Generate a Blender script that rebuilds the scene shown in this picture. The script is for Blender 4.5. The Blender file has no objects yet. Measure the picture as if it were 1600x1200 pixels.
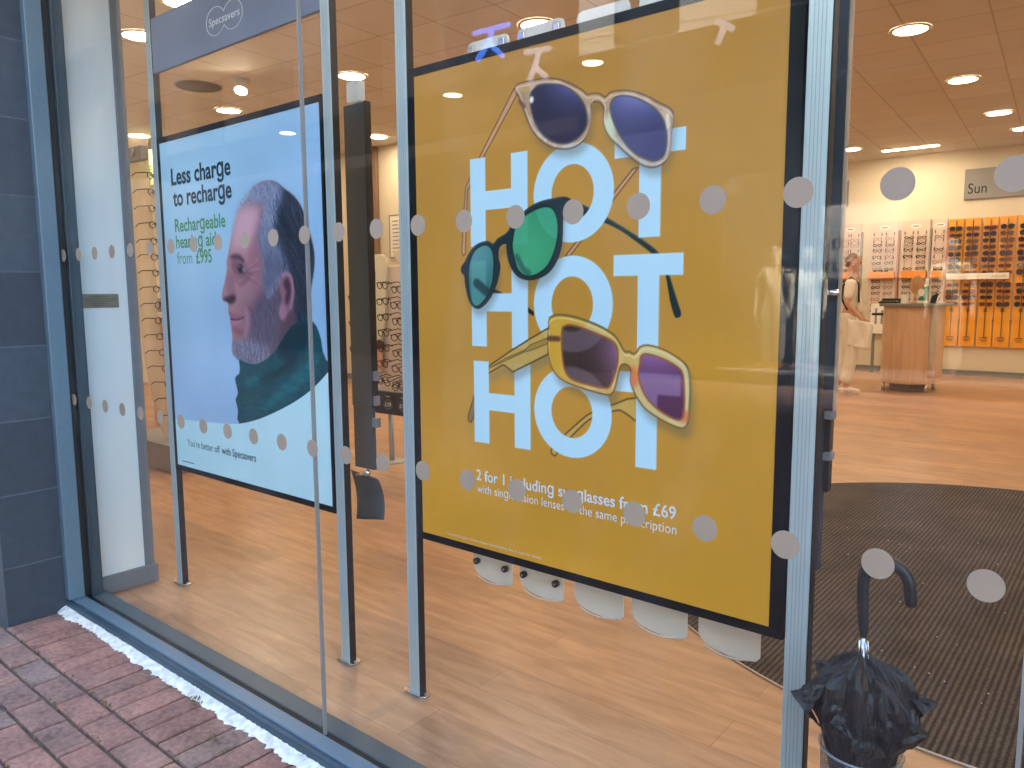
import bpy, math, random
import numpy as np
from mathutils import Vector, Matrix

R = math.radians
SC = bpy.context.scene
COL = SC.collection

# ------------------------------------------------------------------ camera, sky, sun, exposure
cam_d = bpy.data.cameras.new('camera')
cam = bpy.data.objects.new('camera', cam_d)
COL.objects.link(cam)
SC.camera = cam
cam_d.sensor_width = 36.0
cam_d.lens = 27.0
cam_d.clip_start = 0.02
cam_d.clip_end = 500.0
_r = Vector((0.7715, 0.6362, -0.0060))
_f = Vector((-0.6321, 0.7658, -0.1187)).normalized()
_u = _r.cross(_f).normalized()
_r = _f.cross(_u).normalized()
cam.matrix_world = Matrix(((_r.x, _u.x, -_f.x, 0.461), (_r.y, _u.y, -_f.y, -1.296),
                           (_r.z, _u.z, -_f.z, 1.343), (0, 0, 0, 1)))

SUN_EL, SUN_AZ = R(38), R(20)          # the sun stands behind the shop, so the street front is in shade
world = bpy.data.worlds.new('World')
SC.world = world
world.use_nodes = True
wn = world.node_tree
sky = wn.nodes.new('ShaderNodeTexSky')
sky.sky_type = 'NISHITA'
sky.sun_disc = False
sky.sun_elevation = SUN_EL
sky.sun_rotation = SUN_AZ
sky.air_density = 1.0
sky.dust_density = 2.0
sky.ozone_density = 0.7
wn.nodes['Background'].inputs['Strength'].default_value = 0.15
wn.links.new(sky.outputs[0], wn.nodes['Background'].inputs['Color'])
sun_d = bpy.data.lights.new('sun', 'SUN')
sun_d.energy = 2.0
sun_d.angle = R(0.5)
sun_d.color = (1.0, 0.94, 0.84)
sun = bpy.data.objects.new('sun', sun_d)
COL.objects.link(sun)
_sd = Vector((math.sin(SUN_AZ) * math.cos(SUN_EL), math.cos(SUN_AZ) * math.cos(SUN_EL), math.sin(SUN_EL)))
sun.rotation_euler = _sd.to_track_quat('Z', 'Y').to_euler()
sun.location = (0, 20, 30)

SC.view_settings.view_transform = 'Standard'
SC.view_settings.look = 'None'
SC.view_settings.exposure = 3.5
SC.view_settings.gamma = 1.0
SC.view_settings.use_curve_mapping = False
SC.render.engine = 'CYCLES'
SC.cycles.transparent_max_bounces = 24
SC.cycles.max_bounces = 10
SC.cycles.diffuse_bounces = 5
SC.cycles.glossy_bounces = 4
SC.cycles.sample_clamp_indirect = 4.0
SC.cycles.caustics_reflective = False
SC.cycles.caustics_refractive = False
LAMP = 11.0                             # brightness of the shop's ceiling lamps

# ------------------------------------------------------------------ helpers
rng = random.Random(7)


def lin(c):
    c = np.asarray(c, float) / 255.0
    return np.where(c <= 0.04045, c / 12.92, ((c + 0.055) / 1.055) ** 2.4)


class MB:
    """collects faces of one mesh"""
    def __init__(s):
        s.v = []; s.f = []; s.m = []; s.cur = 0

    def add(s, verts, faces):
        o = len(s.v)
        s.v += [tuple(v) for v in verts]
        s.f += [tuple(i + o for i in f) for f in faces]
        s.m += [s.cur] * len(faces)
        return s

    def box(s, x0, x1, y0, y1, z0, z1):
        v = [(x, y, z) for z in (z0, z1) for y in (y0, y1) for x in (x0, x1)]
        return s.add(v, [(0, 2, 3, 1), (4, 5, 7, 6), (0, 1, 5, 4), (2, 6, 7, 3), (0, 4, 6, 2), (1, 3, 7, 5)])

    def bar(s, a, b, w, h=None):
        h = h or w
        a = Vector(a); b = Vector(b); d = (b - a).normalized()
        up = Vector((0, 0, 1)) if abs(d.z) < .95 else Vector((0, 1, 0))
        x = d.cross(up).normalized() * w / 2
        y = x.cross(d).normalized() * h / 2
        v = [p + i * x + j * y for p in (a, b) for i, j in ((-1, -1), (1, -1), (1, 1), (-1, 1))]
        return s.add(v, [(3, 2, 1, 0), (4, 5, 6, 7), (0, 1, 5, 4), (1, 2, 6, 5), (2, 3, 7, 6), (3, 0, 4, 7)])

    def tube(s, pts, rad, n=8, closed=False):
        pts = [Vector(p) for p in pts]; m = len(pts)
        rad = rad if hasattr(rad, '__len__') else [rad] * m
        vs = []; ref = None
        for i, p in enumerate(pts):
            a = pts[i - 1] if (i or closed) else p
            b = pts[(i + 1) % m] if (i < m - 1 or closed) else p
            d = (b - a).normalized()
            if ref is None:
                ref = d.cross(Vector((0, 0, 1)) if abs(d.z) < .9 else Vector((1, 0, 0))).normalized()
            ref = (ref - d * ref.dot(d)).normalized()
            q = d.cross(ref)
            vs += [p + (ref * math.cos(t) + q * math.sin(t)) * rad[i] for t in [2 * math.pi * k / n for k in range(n)]]
        fs = []
        for i in range(m if closed else m - 1):
            j = (i + 1) % m
            fs += [(i * n + k, i * n + (k + 1) % n, j * n + (k + 1) % n, j * n + k) for k in range(n)]
        if not closed:
            fs += [tuple(range(n))[::-1], tuple((m - 1) * n + k for k in range(n))]
        return s.add(vs, fs)

    def lathe(s, prof, cx=0, cy=0, n=32, cap=True):
        vs = [(cx + r * math.cos(2 * math.pi * k / n), cy + r * math.sin(2 * math.pi * k / n), z) for r, z in prof for k in range(n)]
        fs = [(i * n + k, i * n + (k + 1) % n, (i + 1) * n + (k + 1) % n, (i + 1) * n + k) for i in range(len(prof) - 1) for k in range(n)]
        if cap:
            fs += [tuple(range(n))[::-1], tuple((len(prof) - 1) * n + k for k in range(n))]
        return s.add(vs, fs)

    def prism(s, poly, a, b, axis='y'):
        """extrude a 2-D outline: axis y -> poly is (x, z); z -> (x, y); x -> (y, z)"""
        n = len(poly)
        mk = {'y': lambda p, t: (p[0], t, p[1]), 'z': lambda p, t: (p[0], p[1], t), 'x': lambda p, t: (t, p[0], p[1])}[axis]
        v = [mk(p, a) for p in poly] + [mk(p, b) for p in poly]
        f = [tuple(range(n)), tuple(range(2 * n - 1, n - 1, -1))]
        f += [(i, i + n, (i + 1) % n + n, (i + 1) % n) for i in range(n)]
        return s.add(v, f)

    def ball(s, c, r, nu=12, nv=8):
        rx, ry, rz = r if hasattr(r, '__len__') else (r, r, r)
        vs = [(c[0], c[1], c[2] - rz)]
        for j in range(1, nv):
            t = math.pi * j / nv - math.pi / 2
            vs += [(c[0] + rx * math.cos(t) * math.cos(2 * math.pi * k / nu), c[1] + ry * math.cos(t) * math.sin(2 * math.pi * k / nu), c[2] + rz * math.sin(t)) for k in range(nu)]
        vs.append((c[0], c[1], c[2] + rz))
        fs = [(0, 1 + (k + 1) % nu, 1 + k) for k in range(nu)]
        for j in range(nv - 2):
            fs += [(1 + j * nu + k, 1 + j * nu + (k + 1) % nu, 1 + (j + 1) * nu + (k + 1) % nu, 1 + (j + 1) * nu + k) for k in range(nu)]
        e = len(vs) - 1; b = 1 + (nv - 2) * nu
        fs += [(b + k, b + (k + 1) % nu, e) for k in range(nu)]
        return s.add(vs, fs)

    def grid(s, fn, nu, nv):
        vs = [fn(i / nu, j / nv) for j in range(nv + 1) for i in range(nu + 1)]
        fs = [(j * (nu + 1) + i, j * (nu + 1) + i + 1, (j + 1) * (nu + 1) + i + 1, (j + 1) * (nu + 1) + i) for j in range(nv) for i in range(nu)]
        return s.add(vs, fs)

    def build(s, name, mat, parent=None, smooth=False, bevel=0, segs=2, thick=0, recalc=False, subsurf=0):
        o0 = root_loc(parent)
        me = bpy.data.meshes.new(name)
        me.from_pydata([(x - o0[0], y - o0[1], z - o0[2]) for x, y, z in s.v], [], s.f)
        mats = mat if isinstance(mat, (list, tuple)) else [mat]
        for m in mats:
            me.materials.append(m)
        if len(mats) > 1:
            me.polygons.foreach_set('material_index', s.m)
        if recalc:
            import bmesh
            b = bmesh.new(); b.from_mesh(me); bmesh.ops.recalc_face_normals(b, faces=b.faces); b.to_mesh(me); b.free()
        if smooth:
            me.polygons.foreach_set('use_smooth', [True] * len(me.polygons))
        me.update()
        o = bpy.data.objects.new(name, me)
        COL.objects.link(o)
        if parent:
            o.parent = parent
        if thick:
            md = o.modifiers.new('thickness', 'SOLIDIFY'); md.thickness = thick; md.offset = 0
        if subsurf:
            md = o.modifiers.new('subdivision', 'SUBSURF'); md.levels = subsurf; md.render_levels = subsurf
        if bevel:
            md = o.modifiers.new('bevel', 'BEVEL'); md.width = bevel; md.segments = segs; md.limit_method = 'ANGLE'
        return o


def root_loc(o):
    v = Vector((0, 0, 0))
    while o:
        v += Vector(o.location); o = o.parent
    return v


def tag(o, label, cat, group=None, kind=None):
    o['label'] = label; o['category'] = cat
    if group: o['group'] = group
    if kind: o['kind'] = kind
    return o


def thing(name, label, cat, loc=(0, 0, 0), group=None):
    o = bpy.data.objects.new(name, None)
    o.empty_display_size = 0.1
    COL.objects.link(o); o.location = loc
    return tag(o, label, cat, group)


def structure(o):
    o['kind'] = 'structure'
    return o


def copy_tree(o, parent=None):
    c = o.copy(); COL.objects.link(c)
    if parent: c.parent = parent
    for ch in list(o.children):
        copy_tree(ch, c)
    return c


# ------------------------------------------------------------------ materials
def nodes_of(name):
    m = bpy.data.materials.new(name); m.use_nodes = True
    nt = m.node_tree
    return m, nt, nt.nodes['Principled BSDF'], nt.nodes['Material Output']


def N(nt, kind, **kw):
    n = nt.nodes.new(kind)
    for k, v in kw.items():
        if hasattr(n, k):
            setattr(n, k, v)
        else:
            n.inputs[k.replace('_', ' ')].default_value = v
    return n


def pm(name, col, rough=.5, metal=0.0, var=0.0, scale=8.0, stretch=(1, 1, 1), bump=0.0, coat=0.0, spec=.5, trans=0.0):
    """principled surface with a noisy tint and a noisy relief"""
    m, nt, p, out = nodes_of(name)
    p.inputs['Base Color'].default_value = (*col, 1)
    p.inputs['Roughness'].default_value = rough
    p.inputs['Metallic'].default_value = metal
    p.inputs['Coat Weight'].default_value = coat
    p.inputs['Specular IOR Level'].default_value = spec
    if var or bump:
        tc = N(nt, 'ShaderNodeTexCoord')
        mp = N(nt, 'ShaderNodeMapping'); mp.inputs['Scale'].default_value = stretch
        nz = N(nt, 'ShaderNodeTexNoise'); nz.inputs['Scale'].default_value = scale; nz.inputs['Detail'].default_value = 6
        nt.links.new(tc.outputs['Object'], mp.inputs['Vector'])
        nt.links.new(mp.outputs['Vector'], nz.inputs['Vector'])
        if var:
            rp = N(nt, 'ShaderNodeValToRGB')
            rp.color_ramp.elements[0].position = .25; rp.color_ramp.elements[1].position = .75
            rp.color_ramp.elements[0].color = (*[max(0, c * (1 - var)) for c in col], 1)
            rp.color_ramp.elements[1].color = (*[min(1, c * (1 + var)) for c in col], 1)
            nt.links.new(nz.outputs['Fac'], rp.inputs['Fac'])
            nt.links.new(rp.outputs['Color'], p.inputs['Base Color'])
            mr = N(nt, 'ShaderNodeMapRange')
            mr.inputs['To Min'].default_value = max(.03, rough - .12); mr.inputs['To Max'].default_value = min(1, rough + .12)
            nt.links.new(nz.outputs['Fac'], mr.inputs['Value'])
            nt.links.new(mr.outputs['Result'], p.inputs['Roughness'])
        if bump:
            b = N(nt, 'ShaderNodeBump'); b.inputs['Strength'].default_value = bump; b.inputs['Distance'].default_value = .01
            nt.links.new(nz.outputs['Fac'], b.inputs['Height'])
            nt.links.new(b.outputs['Normal'], p.inputs['Normal'])
    return m


def emis(name, col, strength):
    m, nt, p, out = nodes_of(name)
    p.inputs['Base Color'].default_value = (.8, .8, .8, 1)
    p.inputs['Emission Color'].default_value = (*col, 1)
    p.inputs['Emission Strength'].default_value = strength
    return m


def translucent(name, col, fac, rough=.4, alpha=1.0):
    m, nt, p, out = nodes_of(name)
    p.inputs['Base Color'].default_value = (*col, 1); p.inputs['Roughness'].default_value = rough
    t = N(nt, 'ShaderNodeBsdfTranslucent'); t.inputs['Color'].default_value = (*col, 1)
    mx = N(nt, 'ShaderNodeMixShader'); mx.inputs['Fac'].default_value = fac
    nt.links.new(p.outputs[0], mx.inputs[1]); nt.links.new(t.outputs[0], mx.inputs[2])
    last = mx
    if alpha < 1:
        tr = N(nt, 'ShaderNodeBsdfTransparent'); m2 = N(nt, 'ShaderNodeMixShader'); m2.inputs['Fac'].default_value = alpha
        nt.links.new(tr.outputs[0], m2.inputs[1]); nt.links.new(mx.outputs[0], m2.inputs[2]); last = m2
    nt.links.new(last.outputs[0], out.inputs['Surface'])
    return m


def glass_mat(name, tint=(.96, .985, .98), f0=.045, dirt=.012):
    """clear pane: Schlick reflection over straight transmission, with a faint film of dust"""
    m, nt, p, out = nodes_of(name)
    nt.nodes.remove(p)
    g = N(nt, 'ShaderNodeNewGeometry')
    d = N(nt, 'ShaderNodeVectorMath', operation='DOT_PRODUCT')
    nt.links.new(g.outputs['True Normal'], d.inputs[0]); nt.links.new(g.outputs['Incoming'], d.inputs[1])
    a = N(nt, 'ShaderNodeMath', operation='ABSOLUTE'); nt.links.new(d.outputs['Value'], a.inputs[0])
    s = N(nt, 'ShaderNodeMath', operation='SUBTRACT'); s.inputs[0].default_value = 1; nt.links.new(a.outputs[0], s.inputs[1])
    pw = N(nt, 'ShaderNodeMath', operation='POWER'); pw.inputs[1].default_value = 5; nt.links.new(s.outputs[0], pw.inputs[0])
    ma = N(nt, 'ShaderNodeMath', operation='MULTIPLY_ADD'); ma.inputs[1].default_value = 1 - f0; ma.inputs[2].default_value = f0
    nt.links.new(pw.outputs[0], ma.inputs[0])
    co = N(nt, 'ShaderNodeMath', operation='MULTIPLY'); co.inputs[1].default_value = .55      # coated, low-reflection shop glass
    nt.links.new(ma.outputs[0], co.inputs[0]); ma = co
    tr = N(nt, 'ShaderNodeBsdfTransparent'); tr.inputs['Color'].default_value = (*tint, 1)
    gl = N(nt, 'ShaderNodeBsdfGlossy'); gl.inputs['Roughness'].default_value = 0.0
    mx = N(nt, 'ShaderNodeMixShader')
    nt.links.new(ma.outputs[0], mx.inputs['Fac']); nt.links.new(tr.outputs[0], mx.inputs[1]); nt.links.new(gl.outputs[0], mx.inputs[2])
    df = N(nt, 'ShaderNodeBsdfDiffuse'); df.inputs['Color'].default_value = (.8, .8, .8, 1)
    tc = N(nt, 'ShaderNodeTexCoord'); nz = N(nt, 'ShaderNodeTexNoise'); nz.inputs['Scale'].default_value = 3; nz.inputs['Detail'].default_value = 9; nz.inputs['Distortion'].default_value = .8
    mp = N(nt, 'ShaderNodeMapping'); mp.inputs['Scale'].default_value = (1.6, 1, .5); mp.inputs['Rotation'].default_value = (0, .5, 0)
    nt.links.new(tc.outputs['Object'], mp.inputs['Vector']); nt.links.new(mp.outputs[0], nz.inputs['Vector'])
    mr = N(nt, 'ShaderNodeMapRange'); mr.inputs['From Min'].default_value = .5; mr.inputs['From Max'].default_value = .8
    mr.inputs['To Min'].default_value = 0; mr.inputs['To Max'].default_value = dirt * 2
    nt.links.new(nz.outputs['Fac'], mr.inputs['Value'])
    m2 = N(nt, 'ShaderNodeMixShader')
    nt.links.new(mr.outputs['Result'], m2.inputs['Fac']); nt.links.new(mx.outputs[0], m2.inputs[1]); nt.links.new(df.outputs[0], m2.inputs[2])
    nt.links.new(m2.outputs[0], out.inputs['Surface'])
    return m


def wood_mat(name, c1, c2, scale, stretch, rough=.4, planks=None, coat=0.0, bump=.03):
    m, nt, p, out = nodes_of(name)
    tc = N(nt, 'ShaderNodeTexCoord'); mp = N(nt, 'ShaderNodeMapping'); mp.inputs['Scale'].default_value = stretch
    nt.links.new(tc.outputs['Object'], mp.inputs['Vector'])
    n1 = N(nt, 'ShaderNodeTexNoise'); n1.inputs['Scale'].default_value = scale; n1.inputs['Detail'].default_value = 9; n1.inputs['Roughness'].default_value = .62
    n1.inputs['Distortion'].default_value = .6
    nt.links.new(mp.outputs[0], n1.inputs['Vector'])
    rp = N(nt, 'ShaderNodeValToRGB'); e = rp.color_ramp.elements
    e[0].position = .28; e[1].position = .72; e[0].color = (*c1, 1); e[1].color = (*c2, 1)
    nt.links.new(n1.outputs['Fac'], rp.inputs['Fac'])
    col = rp.outputs['Color']
    if planks:
        br = N(nt, 'ShaderNodeTexBrick'); br.offset = .37; br.inputs['Scale'].default_value = 1
        br.inputs['Brick Width'].default_value = planks[0]; br.inputs['Row Height'].default_value = planks[1]
        br.inputs['Mortar Size'].default_value = .0012; br.inputs['Bias'].default_value = 0
        br.inputs['Color1'].default_value = (.86, .86, .86, 1); br.inputs['Color2'].default_value = (1.1, 1.08, 1.05, 1); br.inputs['Mortar'].default_value = (.58, .56, .54, 1)
        nt.links.new(tc.outputs['Object'], br.inputs['Vector'])
        mul = N(nt, 'ShaderNodeMixRGB', blend_type='MULTIPLY'); mul.inputs['Fac'].default_value = 1
        nt.links.new(col, mul.inputs['Color1']); nt.links.new(br.outputs['Color'], mul.inputs['Color2'])
        col = mul.outputs['Color']
        n2 = N(nt, 'ShaderNodeTexNoise'); n2.inputs['Scale'].default_value = 1.6; n2.inputs['Detail'].default_value = 4
        nt.links.new(tc.outputs['Object'], n2.inputs['Vector'])
        r2 = N(nt, 'ShaderNodeMapRange'); r2.inputs['To Min'].default_value = .68; r2.inputs['To Max'].default_value = 1.28
        nt.links.new(n2.outputs['Fac'], r2.inputs['Value'])
        m2 = N(nt, 'ShaderNodeMixRGB', blend_type='MULTIPLY'); m2.inputs['Fac'].default_value = 1
        nt.links.new(col, m2.inputs['Color1']); nt.links.new(r2.outputs[0], m2.inputs['Color2'])
        col = m2.outputs['Color']
    nt.links.new(col, p.inputs['Base Color'])
    p.inputs['Roughness'].default_value = rough; p.inputs['Coat Weight'].default_value = coat
    b = N(nt, 'ShaderNodeBump'); b.inputs['Strength'].default_value = bump; b.inputs['Distance'].default_value = .01
    nt.links.new(n1.outputs['Fac'], b.inputs['Height']); nt.links.new(b.outputs['Normal'], p.inputs['Normal'])
    return m


def tile_mat(name, col, joint, w, h, size, axes, rough=.55, var=.12, offset=.0, vari_scale=14, rot=0.0, shift=(0, 0, 0), bump=.3):
    """rectangular tiles; axes picks the two object axes that carry the pattern"""
    m, nt, p, out = nodes_of(name)
    tc = N(nt, 'ShaderNodeTexCoord'); sp = N(nt, 'ShaderNodeSeparateXYZ'); cb = N(nt, 'ShaderNodeCombineXYZ')
    nt.links.new(tc.outputs['Object'], sp.inputs[0])
    nt.links.new(sp.outputs[axes[0]], cb.inputs[0]); nt.links.new(sp.outputs[axes[1]], cb.inputs[1])
    mp = N(nt, 'ShaderNodeMapping'); mp.inputs['Location'].default_value = shift; mp.inputs['Rotation'].default_value = (0, 0, rot)
    nt.links.new(cb.outputs[0], mp.inputs['Vector'])
    br = N(nt, 'ShaderNodeTexBrick'); br.offset = offset; br.inputs['Scale'].default_value = 1
    br.inputs['Brick Width'].default_value = w; br.inputs['Row Height'].default_value = h
    br.inputs['Mortar Size'].default_value = size; br.inputs['Mortar Smooth'].default_value = .2; br.inputs['Bias'].default_value = 0
    br.inputs['Color1'].default_value = (*[c * (1 - var) for c in col], 1); br.inputs['Color2'].default_value = (*[min(1, c * (1 + var)) for c in col], 1)
    br.inputs['Mortar'].default_value = (*joint, 1)
    nt.links.new(mp.outputs[0], br.inputs['Vector'])
    nz = N(nt, 'ShaderNodeTexNoise'); nz.inputs['Scale'].default_value = vari_scale; nz.inputs['Detail'].default_value = 7
    nt.links.new(tc.outputs['Object'], nz.inputs['Vector'])
    mr = N(nt, 'ShaderNodeMapRange'); mr.inputs['To Min'].default_value = 1 - var * 1.6; mr.inputs['To Max'].default_value = 1 + var * 1.6
    nt.links.new(nz.outputs['Fac'], mr.inputs['Value'])
    mu = N(nt, 'ShaderNodeMixRGB', blend_type='MULTIPLY'); mu.inputs['Fac'].default_value = 1
    nt.links.new(br.outputs['Color'], mu.inputs['Color1']); nt.links.new(mr.outputs[0], mu.inputs['Color2'])
    nt.links.new(mu.outputs['Color'], p.inputs['Base Color'])
    p.inputs['Roughness'].default_value = rough
    iv = N(nt, 'ShaderNodeMath', operation='MULTIPLY_ADD'); iv.inputs[1].default_value = -1; nt.links.new(br.outputs['Fac'], iv.inputs[0])
    sc = N(nt, 'ShaderNodeMath', operation='MULTIPLY'); sc.inputs[1].default_value = .25; nt.links.new(nz.outputs['Fac'], sc.inputs[0])
    nt.links.new(sc.outputs[0], iv.inputs[2])
    b = N(nt, 'ShaderNodeBump'); b.inputs['Strength'].default_value = bump; b.inputs['Distance'].default_value = .004
    nt.links.new(iv.outputs[0], b.inputs['Height']); nt.links.new(b.outputs['Normal'], p.inputs['Normal'])
    return m


M = {}
M['glass'] = glass_mat('window_glass')
M['frame'] = pm('grey_blue_powder_coat', (.11, .175, .215), .38, 0, .06, 40, bump=.02)
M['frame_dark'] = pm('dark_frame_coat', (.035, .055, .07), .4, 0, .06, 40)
M['gasket'] = pm('black_rubber', (.01, .01, .012), .6, 0, .2, 60)
M['alu'] = pm('brushed_aluminium', (.54, .66, .67), .36, .35, .04, 60, (8, 8, .2), .01)
M['alu_dark'] = pm('groove_aluminium', (.40, .43, .46), .45, .3)
M['black_frame'] = pm('satin_black_frame', (.005, .007, .009), .5, 0, .1, 30, spec=.2)
M['white_wall'] = pm('painted_white_wall', (.84, .88, .87), .6, 0, .015, 5, bump=.02)
M['cream_wall'] = pm('painted_cream_wall', (.68, .63, .53), .65, 0, .02, 3)
M['grey_trim'] = pm('grey_trim', (.20, .205, .22), .5, 0, .06, 12)
M['dark_acrylic'] = pm('smoky_acrylic', (.05, .058, .06), .35)
M['white_acrylic'] = translucent('white_acrylic', (.86, .88, .88), .35, .22)
M['clear_acrylic'] = translucent('frosted_acrylic', (.72, .66, .58), .5, .3, .55)
M['dots'] = translucent('frosted_vinyl_dot', (.50, .42, .325), .35, .5)
M['chrome'] = pm('chrome', (.75, .76, .78), .15, 1.0)
M['black_plastic'] = pm('black_plastic', (.012, .012, .014), .35)
M['brass'] = pm('dull_brass', (.30, .24, .15), .42, .6, .15, 30)
M['brass_ink'] = pm('engraved_letters', (.10, .085, .06), .6)
M['tan_wood'] = wood_mat('tan_wood', (.40, .22, .10), (.55, .33, .17), 6, (6, 6, .5), .4)
M['desk_wood'] = wood_mat('desk_wood', (.52, .32, .20), (.72, .49, .33), 5, (9, 9, .35), .38)
M['floor'] = wood_mat('wood_effect_vinyl', (.30, .165, .09), (.52, .315, .19), 2.2, (1.4, 9, 1), .34, (1.22, .18), coat=.0)
M['grey_sheet'] = pm('grey_laminate', (.21, .20, .20), .4, 0, .05, 8)
M['sign_grey'] = pm('grey_sign_plate', (.26, .26, .27), .4, 0, .04, 9)
M['ink'] = pm('dark_ink', (.012, .014, .02), .5)
M['orange_panel'] = pm('orange_display_panel', (.86, .37, .03), .45, 0, .2, 2.2, (1, 1, 1.6))
M['pale_panel'] = pm('pale_display_panel', (.66, .56, .52), .4, 0, .06, 6)
M['lens_brown'] = pm('dark_brown_lens', (.045, .012, .014), .12, 0, coat=.5)
M['frame_brown'] = pm('brown_spectacle_frame', (.10, .04, .03), .25)
M['frame_black'] = pm('black_spectacle_frame', (.012, .012, .012), .25)
M['rod'] = pm('grey_rod', (.16, .10, .05), .4, .4)
M['print_white'] = pm('white_print', (.80, .80, .80), .45)
M['logo_white'] = pm('white_lettering', (.74, .78, .82), .5)
M['banner'] = pm('blue_grey_banner', (.17, .22, .32), .55, 0, .04, 5)
M['lamp'] = emis('lamp_diffuser', (1.0, .74, .47), LAMP)
M['lamp_trim'] = pm('white_lamp_trim', (.75, .73, .70), .4)
M['ceiling'] = tile_mat('ceiling_tile', (.68, .67, .66), (.50, .48, .47), .6, .6, .009, (0, 1), .8, .04, 0, 3, R(-4), (.22, .1, 0), .25)
M['tiles'] = tile_mat('dark_slate_tile', (.044, .058, .074), (.075, .095, .115), .6, .30, .004, (1, 2), .62, .2, 0, 22, 0, (0.0, -.237, 0), .35)
M['tiles_front'] = tile_mat('dark_slate_tile_front', (.044, .058, .074), (.075, .095, .115), .6, .30, .004, (0, 2), .62, .13, 0, 22, 0, (.1, -.237, 0), .35)
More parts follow.
